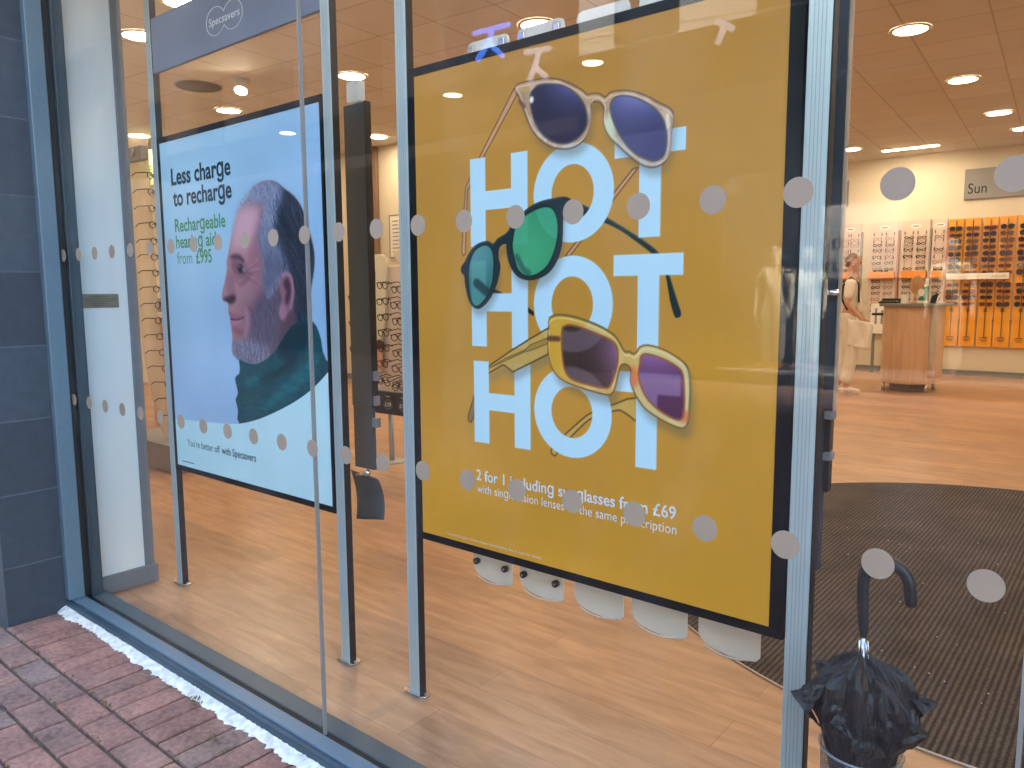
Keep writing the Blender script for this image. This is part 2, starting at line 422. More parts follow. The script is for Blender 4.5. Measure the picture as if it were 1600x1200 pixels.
# outlines of the printed pictures, in millimetres from the lower left corner of each sheet
ART = {
    'g1_frame': [(400,1320),(438,1322),(483,1321),(527,1313),(570,1296),(608,1273),(627,1258),(641,1258),(663,1254),(680,1243),(693,1251),(717,1252),(751,1246),(789,1231),(826,1209),(854,1193),(867,1178),(867,1160),(864,1136),(863,1105),(857,1081),(843,1065),(817,1059),(791,1066),(765,1082),(734,1108),(706,1134),(686,1159),(676,1184),(678,1210),(674,1223),(664,1233),(650,1237),(639,1233),(638,1215),(638,1189),(632,1170),(617,1148),(596,1136),(571,1132),(541,1135),(510,1145),(478,1166),(451,1194),(433,1228),(416,1266),(405,1289),(393,1305)],
    'g1_lensl': [(444,1279),(451,1295),(474,1306),(510,1303),(549,1293),(587,1270),(613,1243),(625,1214),(627,1187),(617,1169),(596,1153),(567,1146),(536,1150),(505,1164),(478,1187),(458,1218),(447,1251)],
    'g1_lensr': [(697,1226),(709,1237),(732,1238),(766,1228),(800,1209),(830,1184),(846,1157),(852,1128),(851,1100),(842,1081),(821,1074),(795,1082),(768,1097),(741,1123),(720,1152),(704,1183),(697,1207)],
    'g1_tl': [(390,1312),(404,1300),(272,1139),(213,1057),(202,878),(195,872),(188,883),(195,962),(206,1066),(259,1142)],
    'g1_tr': [(761,1061),(778,1064),(574,857),(561,860),(603,901),(706,1006)],
    'g2_frame': [(185,838),(201,855),(219,880),(243,899),(273,908),(296,907),(310,900),(327,914),(352,924),(366,933),(383,953),(413,976),(444,994),(481,1005),(521,1009),(556,1011),(577,1002),(565,989),(553,970),(552,939),(551,908),(544,872),(526,837),(501,814),(470,802),(438,798),(406,805),(382,824),(366,854),(360,884),(358,900),(341,897),(330,885),(329,859),(335,838),(326,800),(311,770),(288,740),(258,720),(234,722),(214,744),(202,780),(197,815),(187,822)],
    'g2_lensl': [(219,854),(237,884),(264,898),(287,899),(304,886),(312,860),(311,826),(306,792),(291,762),(270,738),(246,724),(229,731),(217,757),(213,793),(213,828)],
    'g2_lensr': [(383,920),(391,944),(418,969),(455,985),(491,992),(516,987),(531,968),(538,940),(536,908),(526,873),(506,838),(480,818),(449,808),(420,811),(398,828),(385,862),(379,891)],
    'g2_arm': [(577,1002),(608,990),(664,963),(732,925),(784,894),(814,875),(834,858),(852,821),(864,805),(877,770),(889,738),(898,713),(894,704),(884,702),(878,711),(867,745),(854,805),(835,836),(812,859),(776,884),(727,916),(669,942),(613,960),(553,970),(560,989)],
    'g2_armb': [(277,788),(341,764),(400,740),(438,722),(455,711),(454,699),(435,709),(389,727),(328,753),(280,770)],
    'g3_frame': [(507,688),(514,698),(534,704),(568,703),(606,696),(652,683),(688,669),(715,653),(731,633),(744,615),(759,615),(769,610),(780,616),(786,626),(801,633),(825,632),(858,623),(886,610),(909,595),(921,577),(926,545),(926,502),(924,463),(917,442),(901,437),(869,445),(837,458),(807,474),(784,498),(771,519),(763,541),(764,567),(755,580),(744,583),(733,577),(725,553),(719,526),(708,505),(690,501),(654,506),(607,514),(559,527),(529,545),(512,572),(504,624)],
    'g3_lensl': [(551,666),(558,674),(577,678),(615,671),(661,657),(697,645),(717,632),(724,614),(724,587),(716,557),(705,529),(694,519),(667,519),(621,525),(583,534),(563,551),(554,578),(549,626)],
    'g3_lensr': [(789,587),(791,602),(801,611),(826,609),(858,600),(886,587),(902,575),(908,555),(911,523),(911,487),(907,463),(895,456),(869,463),(836,480),(809,503),(792,532),(785,561)],
    'g3_arm': [(509,670),(448,640),(368,598),(287,551),(285,530),(340,558),(351,557),(379,541),(504,597)],
    'g3_armin': [(504,642),(443,620),(422,604),(352,578),(287,545),(422,600),(448,606),(504,626)],
    'g3_armr': [(784,501),(717,479),(656,454),(626,437),(588,405),(559,380),(529,347),(514,333),(517,323),(529,319),(539,334),(581,378),(622,417),(656,440),(719,462),(737,463),(761,452),(785,443)],
    'g3_tip': [(231,464),(223,442),(205,400),(205,384),(216,379),(226,393),(232,420)],
    'p_head': [(590,1094),(627,1121),(665,1142),(703,1163),(754,1176),(810,1177),(864,1164),(902,1141),(953,1114),(995,1078),(1023,1031),(1042,986),(1061,933),(1068,888),(1058,833),(1039,776),(1028,701),(1031,644),(959,622),(849,579),(790,541),(701,497),(626,491),(557,499),(523,511),(503,527),(501,555),(508,584),(506,609),(502,635),(498,652),(500,665),(492,682),(487,699),(489,727),(467,732),(448,739),(444,754),(458,789),(476,823),(493,865),(493,890),(504,915),(521,952),(541,1000),(563,1049)],
    'p_hairgrey': [(586,1092),(634,1125),(673,1145),(703,1163),(754,1176),(810,1177),(864,1164),(896,1142),(886,1101),(855,1042),(850,973),(898,894),(909,855),(867,836),(838,813),(808,782),(758,770),(744,819),(752,878),(731,931),(721,979),(743,1026),(781,1066),(769,1091),(699,1108),(640,1104)],
    'p_hairdark': [(833,1109),(870,1152),(902,1141),(953,1114),(995,1078),(1023,1031),(1042,986),(1061,933),(1068,888),(1058,833),(1039,776),(1028,701),(1031,644),(960,638),(938,700),(940,777),(927,831),(895,847),(871,894),(835,954),(813,1033)],
    'p_ear': [(851,805),(874,832),(901,840),(923,829),(933,800),(936,769),(927,738),(915,711),(890,687),(855,667),(839,683),(846,718),(861,746),(849,774)],
    'p_earin': [(875,805),(900,822),(918,800),(919,766),(903,731),(886,723),(882,746),(893,774),(880,785)],
    'p_beard': [(751,770),(808,782),(846,738),(842,683),(853,639),(843,591),(790,541),(701,497),(626,491),(557,499),(523,511),(503,527),(501,555),(540,576),(603,587),(636,621),(665,697),(713,746)],
    'p_stubble': [(501,555),(541,581),(603,587),(692,573),(763,560),(746,518),(701,497),(626,491),(557,499),(523,511),(503,527)],
    'p_scarf': [(553,502),(625,490),(701,498),(790,541),(850,591),(907,641),(961,661),(1026,674),(1042,665),(1068,644),(1088,603),(1097,558),(1121,501),(1038,444),(944,393),(832,346),(684,293),(527,247),(525,299),(510,337),(530,369),(513,424),(545,446),(553,474)],
    'p_fold1': [(557,405),(644,441),(757,473),(816,513),(916,574),(984,608),(954,552),(842,491),(732,439),(634,407)],
    'p_fold2': [(670,299),(710,333),(808,399),(922,463),(1017,528),(1082,554),(1040,479),(945,417),(833,364)],
    'p_fold3': [(530,369),(600,366),(693,403),(810,432),(910,482),(838,434),(706,374),(612,332),(517,315)],
    'p_dk1': [(681,439),(814,485),(927,535),(925,507),(812,456),(709,425)],
    'p_dk2': [(866,628),(961,661),(1026,670),(1022,601),(953,536),(872,516),(818,538)],
    'p_eye': [(568,863),(583,877),(609,870),(630,855),(610,845),(580,846)],
    'p_brow': [(514,906),(548,918),(590,914),(622,892),(614,884),(581,898),(546,901)],
    'p_socket': [(530,897),(569,900),(606,887),(649,861),(654,836),(601,821),(548,838),(528,868)],
    'p_bag': [(548,838),(584,806),(640,837),(678,852),(653,820),(598,792),(561,809)],
    'p_fore': [(594,1087),(677,1101),(761,1083),(729,1038),(696,980),(685,941),(603,936),(533,930),(539,988),(567,1048)],
    'p_cheek': [(553,805),(637,812),(726,819),(736,758),(667,717),(607,721),(557,759)],
    'p_temple': [(688,981),(725,979),(752,878),(744,778),(706,746),(653,820),(645,902)],
    'p_nostril': [(452,744),(490,754),(541,759),(543,735),(506,723),(479,731)],
    'p_noseshade': [(497,839),(541,838),(543,780),(548,750),(501,750),(484,784)],
    'p_lip1': [(488,695),(527,689),(599,675),(548,664),(500,665)],
    'p_lip2': [(501,663),(548,661),(591,666),(570,649),(531,644),(504,648)],
    'p_mouth': [(497,667),(548,664),(602,675),(600,671),(548,659),(499,661)],
    'p_chinshade': [(510,635),(561,632),(598,612),(574,599),(520,610)],
    'p_nasolab': [(606,713),(631,696),(639,655),(612,600),(592,595),(611,654)],
    'p_jaw': [(737,770),(808,782),(861,746),(848,667),(921,641),(849,583),(779,577),(695,615),(655,663),(675,721)],
    'p_neck': [(855,663),(924,700),(1028,701),(1032,655),(934,645),(849,583),(821,578)],
    'p_arc': [(18,208),(148,215),(361,226),(520,240),(653,269),(787,313),(915,364),(1017,415),(1095,467),(1137,501)],
}


# ------------------------------------------------------------------ the printed artwork of the two posters
PRINT_REF = np.array((.62, .66, .72))     # how bright white paper stands in the photograph


def ink(rgb):
    return np.clip(lin(rgb) / PRINT_REF * .8, 0.004, .95)


def smooth(poly, n=5, closed=True):
    P = np.array(poly, float); m = len(P); out = []
    rngi = range(m) if closed else range(m - 1)
    for i in rngi:
        if closed:
            a, b, c, d = P[i - 1], P[i], P[(i + 1) % m], P[(i + 2) % m]
        else:
            a, b, c, d = P[max(i - 1, 0)], P[i], P[i + 1], P[min(i + 2, m - 1)]
        for k in range(n):
            t = k / n
            out.append(.5 * (2 * b + (c - a) * t + (2 * a - 5 * b + 4 * c - d) * t * t + (3 * b - a - 3 * c + d) * t ** 3))
    if not closed:
        out.append(P[-1])
    return np.array(out)


class Sheet:
    """a sheet of paper w x h millimetres, printed at 'res' millimetres"""
    def __init__(s, w, h, res):
        s.w, s.h, s.res = w, h, res
        s.nx, s.ny = int(w / res) + 1, int(h / res) + 1
        s.X, s.Y = np.meshgrid(np.linspace(0, w, s.nx), np.linspace(0, h, s.ny))
        s.img = np.ones((s.ny, s.nx, 3))

    def noise(s, cell, seed=0, ax=1.0, ay=1.0):
        r = np.random.RandomState(seed)
        gx, gy = int(s.w / cell * ax) + 3, int(s.h / cell * ay) + 3
        g = r.rand(gy, gx)
        u = s.X / cell * ax; v = s.Y / cell * ay
        i = u.astype(int); j = v.astype(int); fu = u - i; fv = v - j
        fu = fu * fu * (3 - 2 * fu); fv = fv * fv * (3 - 2 * fv)
        return (g[j, i] * (1 - fu) + g[j, i + 1] * fu) * (1 - fv) + (g[j + 1, i] * (1 - fu) + g[j + 1, i + 1] * fu) * fv

    def mask(s, poly, soft=0, sm=0):
        P = smooth(poly, sm) if sm else np.array(poly, float)
        pad = soft * 3 + 3
        x0, x1 = P[:, 0].min() - pad, P[:, 0].max() + pad; y0, y1 = P[:, 1].min() - pad, P[:, 1].max() + pad
        i0, i1 = max(0, int(x0 / s.res)), min(s.nx, int(x1 / s.res) + 2); j0, j1 = max(0, int(y0 / s.res)), min(s.ny, int(y1 / s.res) + 2)
        k = 3; out = np.zeros((s.ny, s.nx))
        if i1 <= i0 or j1 <= j0: return out
        xs = (np.arange(i0 * k, i1 * k) + .5) / k * s.res - s.res / 2; ys = (np.arange(j0 * k, j1 * k) + .5) / k * s.res - s.res / 2
        row = np.zeros((len(ys), len(xs)), bool)
        Q = np.roll(P, -1, 0)
        for (ax, ay), (bx, by) in zip(P, Q):
            if ay == by: continue
            hit = (ys >= min(ay, by)) & (ys < max(ay, by))
            if not hit.any(): continue
            xc = ax + (ys[hit] - ay) * (bx - ax) / (by - ay)
            row[hit] ^= xs[None, :] > xc[:, None]
        c = row.reshape(j1 - j0, k, i1 - i0, k).mean((1, 3))
        out[j0:j1, i0:i1] = c
        return s.blur(out, soft) if soft else out

    def blur(s, a, mm):
        sg = mm / s.res; n = max(1, int(sg * 2.6)); kx = np.exp(-np.arange(-n, n + 1) ** 2 / (2 * sg * sg)); kx /= kx.sum()
        ys, xs = np.nonzero(a > 1e-4)
        if len(ys) == 0: return a
        j0, j1 = max(0, ys.min() - n), min(s.ny, ys.max() + n + 1); i0, i1 = max(0, xs.min() - n), min(s.nx, xs.max() + n + 1)
        b = np.pad(a[j0:j1, i0:i1], n, mode='edge')
        b = sum(w * b[t:t + b.shape[0] - 2 * n, :] for t, w in enumerate(kx))
        b = sum(w * b[:, t:t + b.shape[1] - 2 * n] for t, w in enumerate(kx))
        o = np.zeros_like(a); o[j0:j1, i0:i1] = b
        return o

    def paint(s, m, rgb, a=1.0):
        rgb = np.asarray(rgb, float)
        m = (m * a)[..., None]
        s.img = s.img * (1 - m) + rgb * m
        return s

    def fill(s, poly, rgb, a=1.0, soft=0, sm=0):
        return s.paint(s.mask(poly, soft, sm), rgb, a)

    def stroke_mask(s, pts, w):
        P = np.array(pts, float); out = np.zeros((s.ny, s.nx))
        for (ax, ay), (bx, by) in zip(P[:-1], P[1:]):
            x0, x1 = min(ax, bx) - w - 4, max(ax, bx) + w + 4; y0, y1 = min(ay, by) - w - 4, max(ay, by) + w + 4
            i0, i1 = max(0, int(x0 / s.res)), min(s.nx, int(x1 / s.res) + 2); j0, j1 = max(0, int(y0 / s.res)), min(s.ny, int(y1 / s.res) + 2)
            if i1 <= i0 or j1 <= j0: continue
            X = s.X[j0:j1, i0:i1]; Y = s.Y[j0:j1, i0:i1]
            L = (bx - ax) ** 2 + (by - ay) ** 2 + 1e-9
            t = np.clip(((X - ax) * (bx - ax) + (Y - ay) * (by - ay)) / L, 0, 1)
            d = np.hypot(X - ax - t * (bx - ax), Y - ay - t * (by - ay))
            c = np.clip((w / 2 - d) / s.res + .5, 0, 1) * min(1, w / s.res)
            out[j0:j1, i0:i1] = np.maximum(out[j0:j1, i0:i1], c)
        return out

    def stroke(s, pts, w, rgb, a=1.0, closed=False, sm=0, soft=0):
        if sm: pts = smooth(pts, sm, closed)
        if closed: pts = list(pts) + [pts[0]]
        m = s.stroke_mask(pts, w)
        if soft: m = s.blur(m, soft)
        return s.paint(m, rgb, a)

    def build(s, name, x0, y, z0, parent, mat):
        o = root_loc(parent)
        co = np.stack([s.X / 1000 + x0 - o[0], np.full(s.X.shape, y - o[1]), s.Y / 1000 + z0 - o[2]], -1).reshape(-1, 3)
        nx, ny = s.nx, s.ny
        j, i = np.meshgrid(np.arange(ny - 1), np.arange(nx - 1), indexing='ij')
        a = (j * nx + i).ravel()
        q = np.stack([a, a + 1, a + nx + 1, a + nx], -1).astype(np.int32)
        me = bpy.data.meshes.new(name)
        me.vertices.add(len(co)); me.vertices.foreach_set('co', co.astype(np.float32).ravel())
        me.loops.add(q.size); me.loops.foreach_set('vertex_index', q.ravel())
        me.polygons.add(len(q)); me.polygons.foreach_set('loop_start', np.arange(0, q.size, 4, dtype=np.int32))
        me.update(calc_edges=True)
        at = me.color_attributes.new('print', 'FLOAT_COLOR', 'POINT')
        rgb = ink(np.clip(s.img, 0, 1) * 255)
        at.data.foreach_set('color', np.concatenate([rgb, np.ones((ny, nx, 1))], -1).astype(np.float32).ravel())
        me.materials.append(mat)
        ob = bpy.data.objects.new(name, me); COL.objects.link(ob); ob.parent = parent
        return ob


def print_mat(name):
    m, nt, p, out = nodes_of(name)
    at = N(nt, 'ShaderNodeVertexColor'); at.layer_name = 'print'
    nt.links.new(at.outputs['Color'], p.inputs['Base Color'])
    p.inputs['Roughness'].default_value = .6
    p.inputs['Specular IOR Level'].default_value = .25
    return m


M['print'] = print_mat('glossy_print')


def C(*rgb):
    return np.array(rgb, float) / 255.0


def letter_H(x0, x1, z0, z1, w, c0, c1):
    return [(x0, z0), (x0 + w, z0), (x0 + w, c0), (x1 - w, c0), (x1 - w, z0), (x1, z0), (x1, z1), (x1 - w, z1), (x1 - w, c1), (x0 + w, c1), (x0 + w, z1), (x0, z1)]


def ring(cx, cz, rx, rz, n=72):
    return [(cx + rx * math.cos(t), cz + rz * math.sin(t)) for t in np.linspace(0, 2 * math.pi, n, endpoint=False)]


def sunglasses_poster_print():
    s = Sheet(1135, 1410, 2.0)
    base = np.zeros((s.ny, s.nx, 3)); v = (s.Y / s.h)[..., None]
    base[:] = C(200, 145, 42) * (1 - v) + C(181, 132, 59) * v
    n = (s.noise(260, 3, .5, 1) - .5)[..., None]; n2 = (s.noise(90, 4, .3, 1) - .5)[..., None]
    s.img = base * (1 + .09 * n + .03 * n2)  # gradient and waves painted into the orange, mostly standing for reflections
    A = ART
    edge = C(96, 58, 30)
    pink = C(196, 150, 110)
    for k in ('g1_tl', 'g1_tr'):                      # temples lie behind the letters
        s.fill(A[k], pink); s.stroke(A[k], 4, edge, .8, True)
    s.fill(A['g2_arm'], C(20, 40, 42), sm=3); s.stroke(A['g2_arm'][:11], 4, C(70, 92, 80), .6)
    s.fill(A['g2_armb'], C(14, 22, 30))
    olive = C(196, 160, 84)
    s.fill(A['g3_armr'], olive, .9, sm=2); s.stroke(A['g3_armr'], 5, C(88, 66, 26), .85, True, 2)
    s.fill(A['g3_tip'], C(150, 110, 60)); s.stroke(A['g3_tip'], 4, C(80, 56, 24), .9, True)
    white = C(180, 217, 240)
    rows = ((902 - 578, 1143 - 578), (1187 - 578, 1434 - 578), (1474 - 578, 1721 - 578))
    L = np.zeros((s.ny, s.nx))
    xh0, xh1 = 224, 434; ox0, ox1 = 455, 708; tx0, tx1 = 709, 901
    for z0, z1 in rows:
        h = z1 - z0
        L = np.maximum(L, s.mask(letter_H(xh0 if z0 > 400 else xh0 + 6, xh1 if z0 > 400 else xh1 + 8, z0, z1, 58, z0 + .41 * h, z0 + .62 * h)))
        cx, cz = (ox0 + ox1) / 2, (z0 + z1) / 2
        o = s.mask(ring(cx, cz, (ox1 - ox0) / 2, h / 2 + 3)) - s.mask(ring(cx, cz, (ox1 - ox0) / 2 - 60, h / 2 - 51))
        L = np.maximum(L, o)
        L = np.maximum(L, s.mask([(tx0, z1), (tx1, z1), (tx1, z1 - 52), (848 - 10, z1 - 52), (838, z0), (779, z0), (779, z1 - 52), (tx0, z1 - 52)]))
    h3 = s.mask([(xh0 + 6, 324), (xh0 + 64, 324), (xh0 + 64, 566), (xh0 + 6, 566)])
    s.paint(L, white)
    # shade that the printed glasses throw on the printed letters
    for k, dx, dz, a in (('g1_frame', 8, -22, .42), ('g2_frame', 6, -24, .42), ('g3_frame', 10, -26, .45)):
        s.fill([(x + dx, y + dz) for x, y in A[k]], C(92, 88, 76), a, 9)
    s.fill([(x + 6, y - 26) for x, y in A['g3_arm']], C(104, 110, 110), .45, 8)
    s.fill(A['g3_arm'], olive, .82); s.stroke(A['g3_arm'], 5, C(84, 60, 24), .9, True)
    s.fill(A['g3_armin'], C(150, 122, 58), .8); s.stroke(A['g3_armin'], 3, C(90, 70, 30), .8, True)
    s.paint(h3, white)

    def lens(poly, col, col2, cx, cz, r, ghost, gcol, rim, rimw):
        m = s.mask(poly, 0, 4)
        s.paint(m, col)
        d = np.exp(-(((s.X - cx) / r[0]) ** 2 + ((s.Y - cz) / r[1]) ** 2))
        s.paint(m * d, col2)
        if ghost:
            s.paint(m * s.blur(L, 2), gcol, ghost)
        s.stroke(poly, rimw, rim, .9, True, 4)

    # the clear pink pair
    fm = s.mask(A['g1_frame'], 0, 3)
    s.paint(fm, C(200, 172, 152), .55); s.paint(fm * np.clip((s.noise(38, 9) - .45) * 5, 0, 1), C(224, 206, 194), .4)
    s.paint(fm * np.clip((s.noise(30, 19) - .55) * 5, 0, 1), C(150, 112, 100), .4)
    s.stroke(A['g1_frame'], 4, C(84, 62, 54), .75, True, 3)
    for k, dx, dz in (('g1_frame', 0, -9), ('g1_frame', 3, 7)):
        m = s.stroke_mask(list(smooth([(x + dx, y + dz) for x, y in A[k]], 3)), 4) * fm
        s.paint(m, C(222, 205, 190), .55)
    s.paint(s.mask(ring(A['g1_lensl'][8][0] + 16, A['g1_lensl'][8][1] - 40, 12, 46), 6) * fm, C(196, 92, 50), .7)
    s.paint(s.mask(ring(A['g1_lensr'][0][0] - 4, A['g1_lensr'][0][1] - 70, 18, 50), 6) * fm, C(200, 218, 186), .8)
    (lx, lz), (qx, qz) = np.mean(A['g1_lensl'], 0), np.mean(A['g1_lensr'], 0)
    lens(A['g1_lensl'], C(44, 42, 66), C(118, 122, 196), lx + 70, lz + 105, (85, 72), 0, None, C(90, 84, 90), 5)
    lens(A['g1_lensr'], C(54, 54, 96), C(146, 156, 224), qx + 20, qz + 120, (130, 75), .16, C(150, 160, 200), C(90, 84, 90), 5)
    s.fill(ring(A['g1_lensl'][-1][0] + 2, A['g1_lensl'][-1][1] + 22, 7, 9), C(250, 248, 240), .95, 2)
    s.fill(ring(lx - 40, lz - 62, 5, 4), C(210, 210, 220), .8, 2)
    h = A['g1_frame'][-2]; s.stroke([(h[0] + 4, h[1] - 14), (h[0] + 20, h[1] - 30)], 11, C(110, 74, 66), .8)
    h = A['g1_frame'][16]; s.stroke([(h[0] - 14, h[1] - 4), (h[0] - 12, h[1] - 30)], 9, C(226, 216, 206), .8)
    # the dark green pair
    s.fill(A['g2_frame'], C(22, 44, 52), sm=3)
    s.stroke(A['g2_frame'][1:16], 5, C(92, 132, 140), .55, False, 3)
    s.stroke(A['g2_frame'], 3, C(10, 18, 22), .7, True, 3)
    (lx, lz), (qx, qz) = np.mean(A['g2_lensl'], 0), np.mean(A['g2_lensr'], 0)
    lens(A['g2_lensl'], C(40, 104, 100), C(84, 142, 150), lx - 20, lz + 70, (90, 80), .5, C(98, 166, 164), C(12, 24, 28), 5)
    lens(A['g2_lensr'], C(36, 132, 92), C(64, 160, 116), qx - 30, qz - 40, (110, 120), .40, C(84, 176, 152), C(14, 30, 32), 6)
    s.stroke([A['g2_lensl'][8], (A['g2_lensl'][8][0] - 46, A['g2_lensl'][8][1] + 30)], 26, C(16, 40, 46), .75, soft=3)
    s.stroke([(A['g2_lensr'][15][0] + 12, A['g2_lensr'][15][1]), (A['g2_lensr'][14][0] + 20, A['g2_lensr'][14][1]), (A['g2_lensr'][13][0] + 16, A['g2_lensr'][13][1] + 6)], 18, C(22, 60, 64), .6, soft=3)
    # the clear yellow pair
    fm = s.mask(A['g3_frame'], 0, 3)
    s.paint(fm, C(206, 170, 92), .8); s.paint(fm * np.clip((s.noise(40, 29) - .5) * 5, 0, 1), C(236, 206, 130), .35); s.paint(fm * np.clip((s.X - 700) / 200, 0, 1), C(206, 196, 150), .8)
    s.paint(fm * np.clip((640 - s.X) / 120, 0, 1), C(206, 154, 34), .8)
    s.stroke(A['g3_frame'], 5, C(122, 76, 28), .8, True, 3)
    m = s.stroke_mask(list(smooth([(x + 2, y - 9) for x, y in A['g3_frame']], 3)), 4) * fm; s.paint(m, C(240, 216, 150), .6)
    top = smooth(A['g3_frame'], 3)
    s.stroke(top[3:33], 6, C(104, 98, 48), .75); s.stroke(top[54:69], 6, C(100, 98, 64), .75)
    s.paint(s.mask(ring(A['g3_frame'][30][0] + 4, A['g3_frame'][30][1] + 10, 18, 28), 6) * fm, C(214, 92, 50), .75)
    s.paint(s.mask(ring(A['g3_frame'][23][0] - 6, A['g3_frame'][23][1] + 24, 22, 16), 5) * fm, C(216, 96, 52), .7)
    (lx, lz), (qx, qz) = np.mean(A['g3_lensl'], 0), np.mean(A['g3_lensr'], 0)
    lens(A['g3_lensl'], C(58, 42, 38), C(158, 112, 158), lx + 130, lz + 30, (85, 95), .36, C(150, 136, 160), C(150, 84, 44), 6)
    lens(A['g3_lensr'], C(78, 42, 74), C(160, 110, 172), qx - 30, qz + 120, (150, 90), .58, C(150, 128, 176), C(150, 84, 44), 6)
    h = A['g3_frame'][-1]; s.stroke([(h[0] + 4, h[1] + 16), (h[0] + 34, h[1] + 16)], 15, C(84, 50, 30), .85, soft=2)
    return s


def portrait_poster_print():
    s = Sheet(1126, 1410, 2.2)
    A = ART; r = np.random.RandomState(5)
    u = s.X / s.w; v = s.Y / s.h
    c = C(162, 204, 234)[None, None] * np.ones((s.ny, s.nx, 1))
    low = np.clip((.75 - v) / .5, 0, 1)[..., None]; right = np.clip((u - .2) / .8, 0, 1)[..., None]
    c = c * (1 - .55 * low) + C(150, 176, 222) * .55 * low
    c = c * (1 - .55 * right) + C(126, 168, 216) * .55 * right
    c = c * (1 + .08 * (s.noise(240, 2)[..., None] - .5))
    glow = np.exp(-(((u - .16) / .2) ** 2 + ((v - .72) / .14) ** 2))[..., None]
    s.img = c * (1 - .25 * glow) + C(196, 222, 240) * .25 * glow
    head = s.mask(A['p_head'], 2.5, 3); paper = s.img.copy()
    s.paint(head, C(168, 124, 134))
    P = lambda k, col, a, soft, clip=True: s.paint(s.mask(A[k], soft, 3) * (head if clip else 1), C(*col), a)
    s.paint(head * np.clip((s.X - 640) / 180, 0, 1), C(84, 62, 84), .75)            # the far side of the head in the picture
    P('p_fore', (208, 168, 190), .85, 24)
    P('p_cheek', (176, 132, 146), .75, 26)
    P('p_temple', (152, 104, 124), .7, 16)
    P('p_socket', (110, 74, 94), .75, 11)
    P('p_noseshade', (132, 92, 116), .6, 10)
    P('p_jaw', (84, 68, 88), .65, 22)
    s.paint(head * np.clip((s.X - 520) / 120, 0, 1) * np.clip((840 - s.Y) / 120, 0, 1), C(92, 70, 92), .45)
    P('p_neck', (84, 58, 72), .85, 12)
    P('p_chinshade', (124, 70, 92), .6, 9)
    P('p_brow', (58, 44, 66), .85, 6)
    P('p_bag', (112, 76, 98), .6, 7)
    P('p_nostril', (52, 34, 52), .9, 6)
    P('p_eye', (62, 52, 78), .9, 4)
    e = np.mean(A['p_eye'], 0); s.fill(ring(e[0] - 6, e[1] + 3, 13, 17), C(30, 32, 56), .95, 2)
    s.fill(ring(e[0] - 10, e[1] + 10, 4, 4), C(150, 160, 190), .8, 1.5)
    s.fill(ring(e[0] + 20, e[1] - 2, 14, 9), C(170, 150, 172), .6, 3)
    for dx0, dz0, dx1, dz1 in ((44, -4, 120, 24), (46, -16, 128, -8), (40, -30, 112, -54)):
        s.stroke([(e[0] + dx0, e[1] + dz0), (e[0] + (dx0 + dx1) / 2, e[1] + (dz0 + dz1) / 2 - 3), (e[0] + dx1, e[1] + dz1)], 5, C(104, 68, 90), .36, soft=3)
        s.stroke([(e[0] + dx0, e[1] + dz0 + 9), (e[0] + dx1, e[1] + dz1 + 9)], 5, C(206, 166, 190), .28, soft=3)
    P('p_nasolab', (188, 146, 166), .45, 8)
    s.stroke([(x + 30, y) for x, y in A['p_nasolab'][:4]], 12, C(96, 66, 88), .6, soft=6)
    P('p_lip1', (150, 92, 118), .8, 4); P('p_lip2', (178, 118, 144), .8, 4); P('p_mouth', (64, 30, 52), .95, 2.5)
    P('p_beard', (86, 88, 112), .5, 18); P('p_stubble', (122, 130, 156), .6, 14)
    P('p_hairdark', (28, 40, 60), .97, 8)
    P('p_hairgrey', (118, 134, 170), .85, 15)
    soft_top = s.mask([(0, 1040), (780, 1200), (700, 1260), (0, 1260)], 20)

    hclip = s.mask(A['p_head'], 4, 3)

    def strands(key, n, length, cols, w, angle, a):
        poly = np.array(A[key], float); m = s.mask(A[key], 0) > .5
        acc = [np.zeros((s.ny, s.nx)) for _ in cols]
        lo, hi = poly.min(0), poly.max(0); k = 0
        while k < n:
            p = lo + r.rand(2) * (hi - lo)
            j, i = int(p[1] / s.res), int(p[0] / s.res)
            if j < 0 or i < 0 or j >= s.ny or i >= s.nx or not m[j, i]: continue
            k += 1
            t = angle(p) + r.randn() * .22; l = length * (.5 + r.rand())
            q = [p, p + l * .5 * np.array((math.cos(t), math.sin(t))), p + l * np.array((math.cos(t + r.randn() * .25), math.sin(t)))]
            c_ = r.randint(len(cols)); acc[c_] = np.maximum(acc[c_], s.stroke_mask(q, w * (.6 + .8 * r.rand())))
        for c_, mm_ in zip(cols, acc):
            s.paint(mm_ * hclip, C(*c_), a)
    hx, hz = np.mean(A['p_hairgrey'], 0)
    strands('p_hairgrey', 950, 34, ((150, 164, 198), (80, 90, 122), (122, 136, 174), (178, 190, 216)), 2.8, lambda p: 1.9 - (p[0] - hx) * .002 if p[1] > hz else -1.45, .42)
    s.paint(s.mask(A['p_hairgrey'], 14, 3) * np.clip((hz + 20 - s.Y) / 160, 0, 1), C(66, 70, 98), .6)
    strands('p_hairdark', 420, 70, ((14, 22, 38), (66, 82, 110), (46, 60, 84), (20, 30, 48)), 3.4, lambda p: -1.1 - (p[0] - 900) * .0015, .5)
    fuzz = s.mask(A['p_head'], 14, 3)
    s.paint(np.clip(fuzz - head, 0, 1) * (s.Y > 1000) * (s.noise(9, 41) * .9 + .1), C(120, 146, 188), .9)
    strands('p_stubble', 420, 26, ((178, 186, 210), (60, 60, 86), (138, 144, 176)), 2.4, lambda p: -1.4, .55)
    strands('p_beard', 420, 24, ((122, 128, 158), (52, 50, 74), (92, 94, 124)), 2.4, lambda p: -1.4, .4)
    rim = np.clip(head * (1 - s.blur(head, 13)) * 2.4, 0, 1) * np.clip((s.Y - 960) / 90, 0, 1) * np.clip((740 - s.X) / 80, 0, 1)      # short hair thins out at the crown
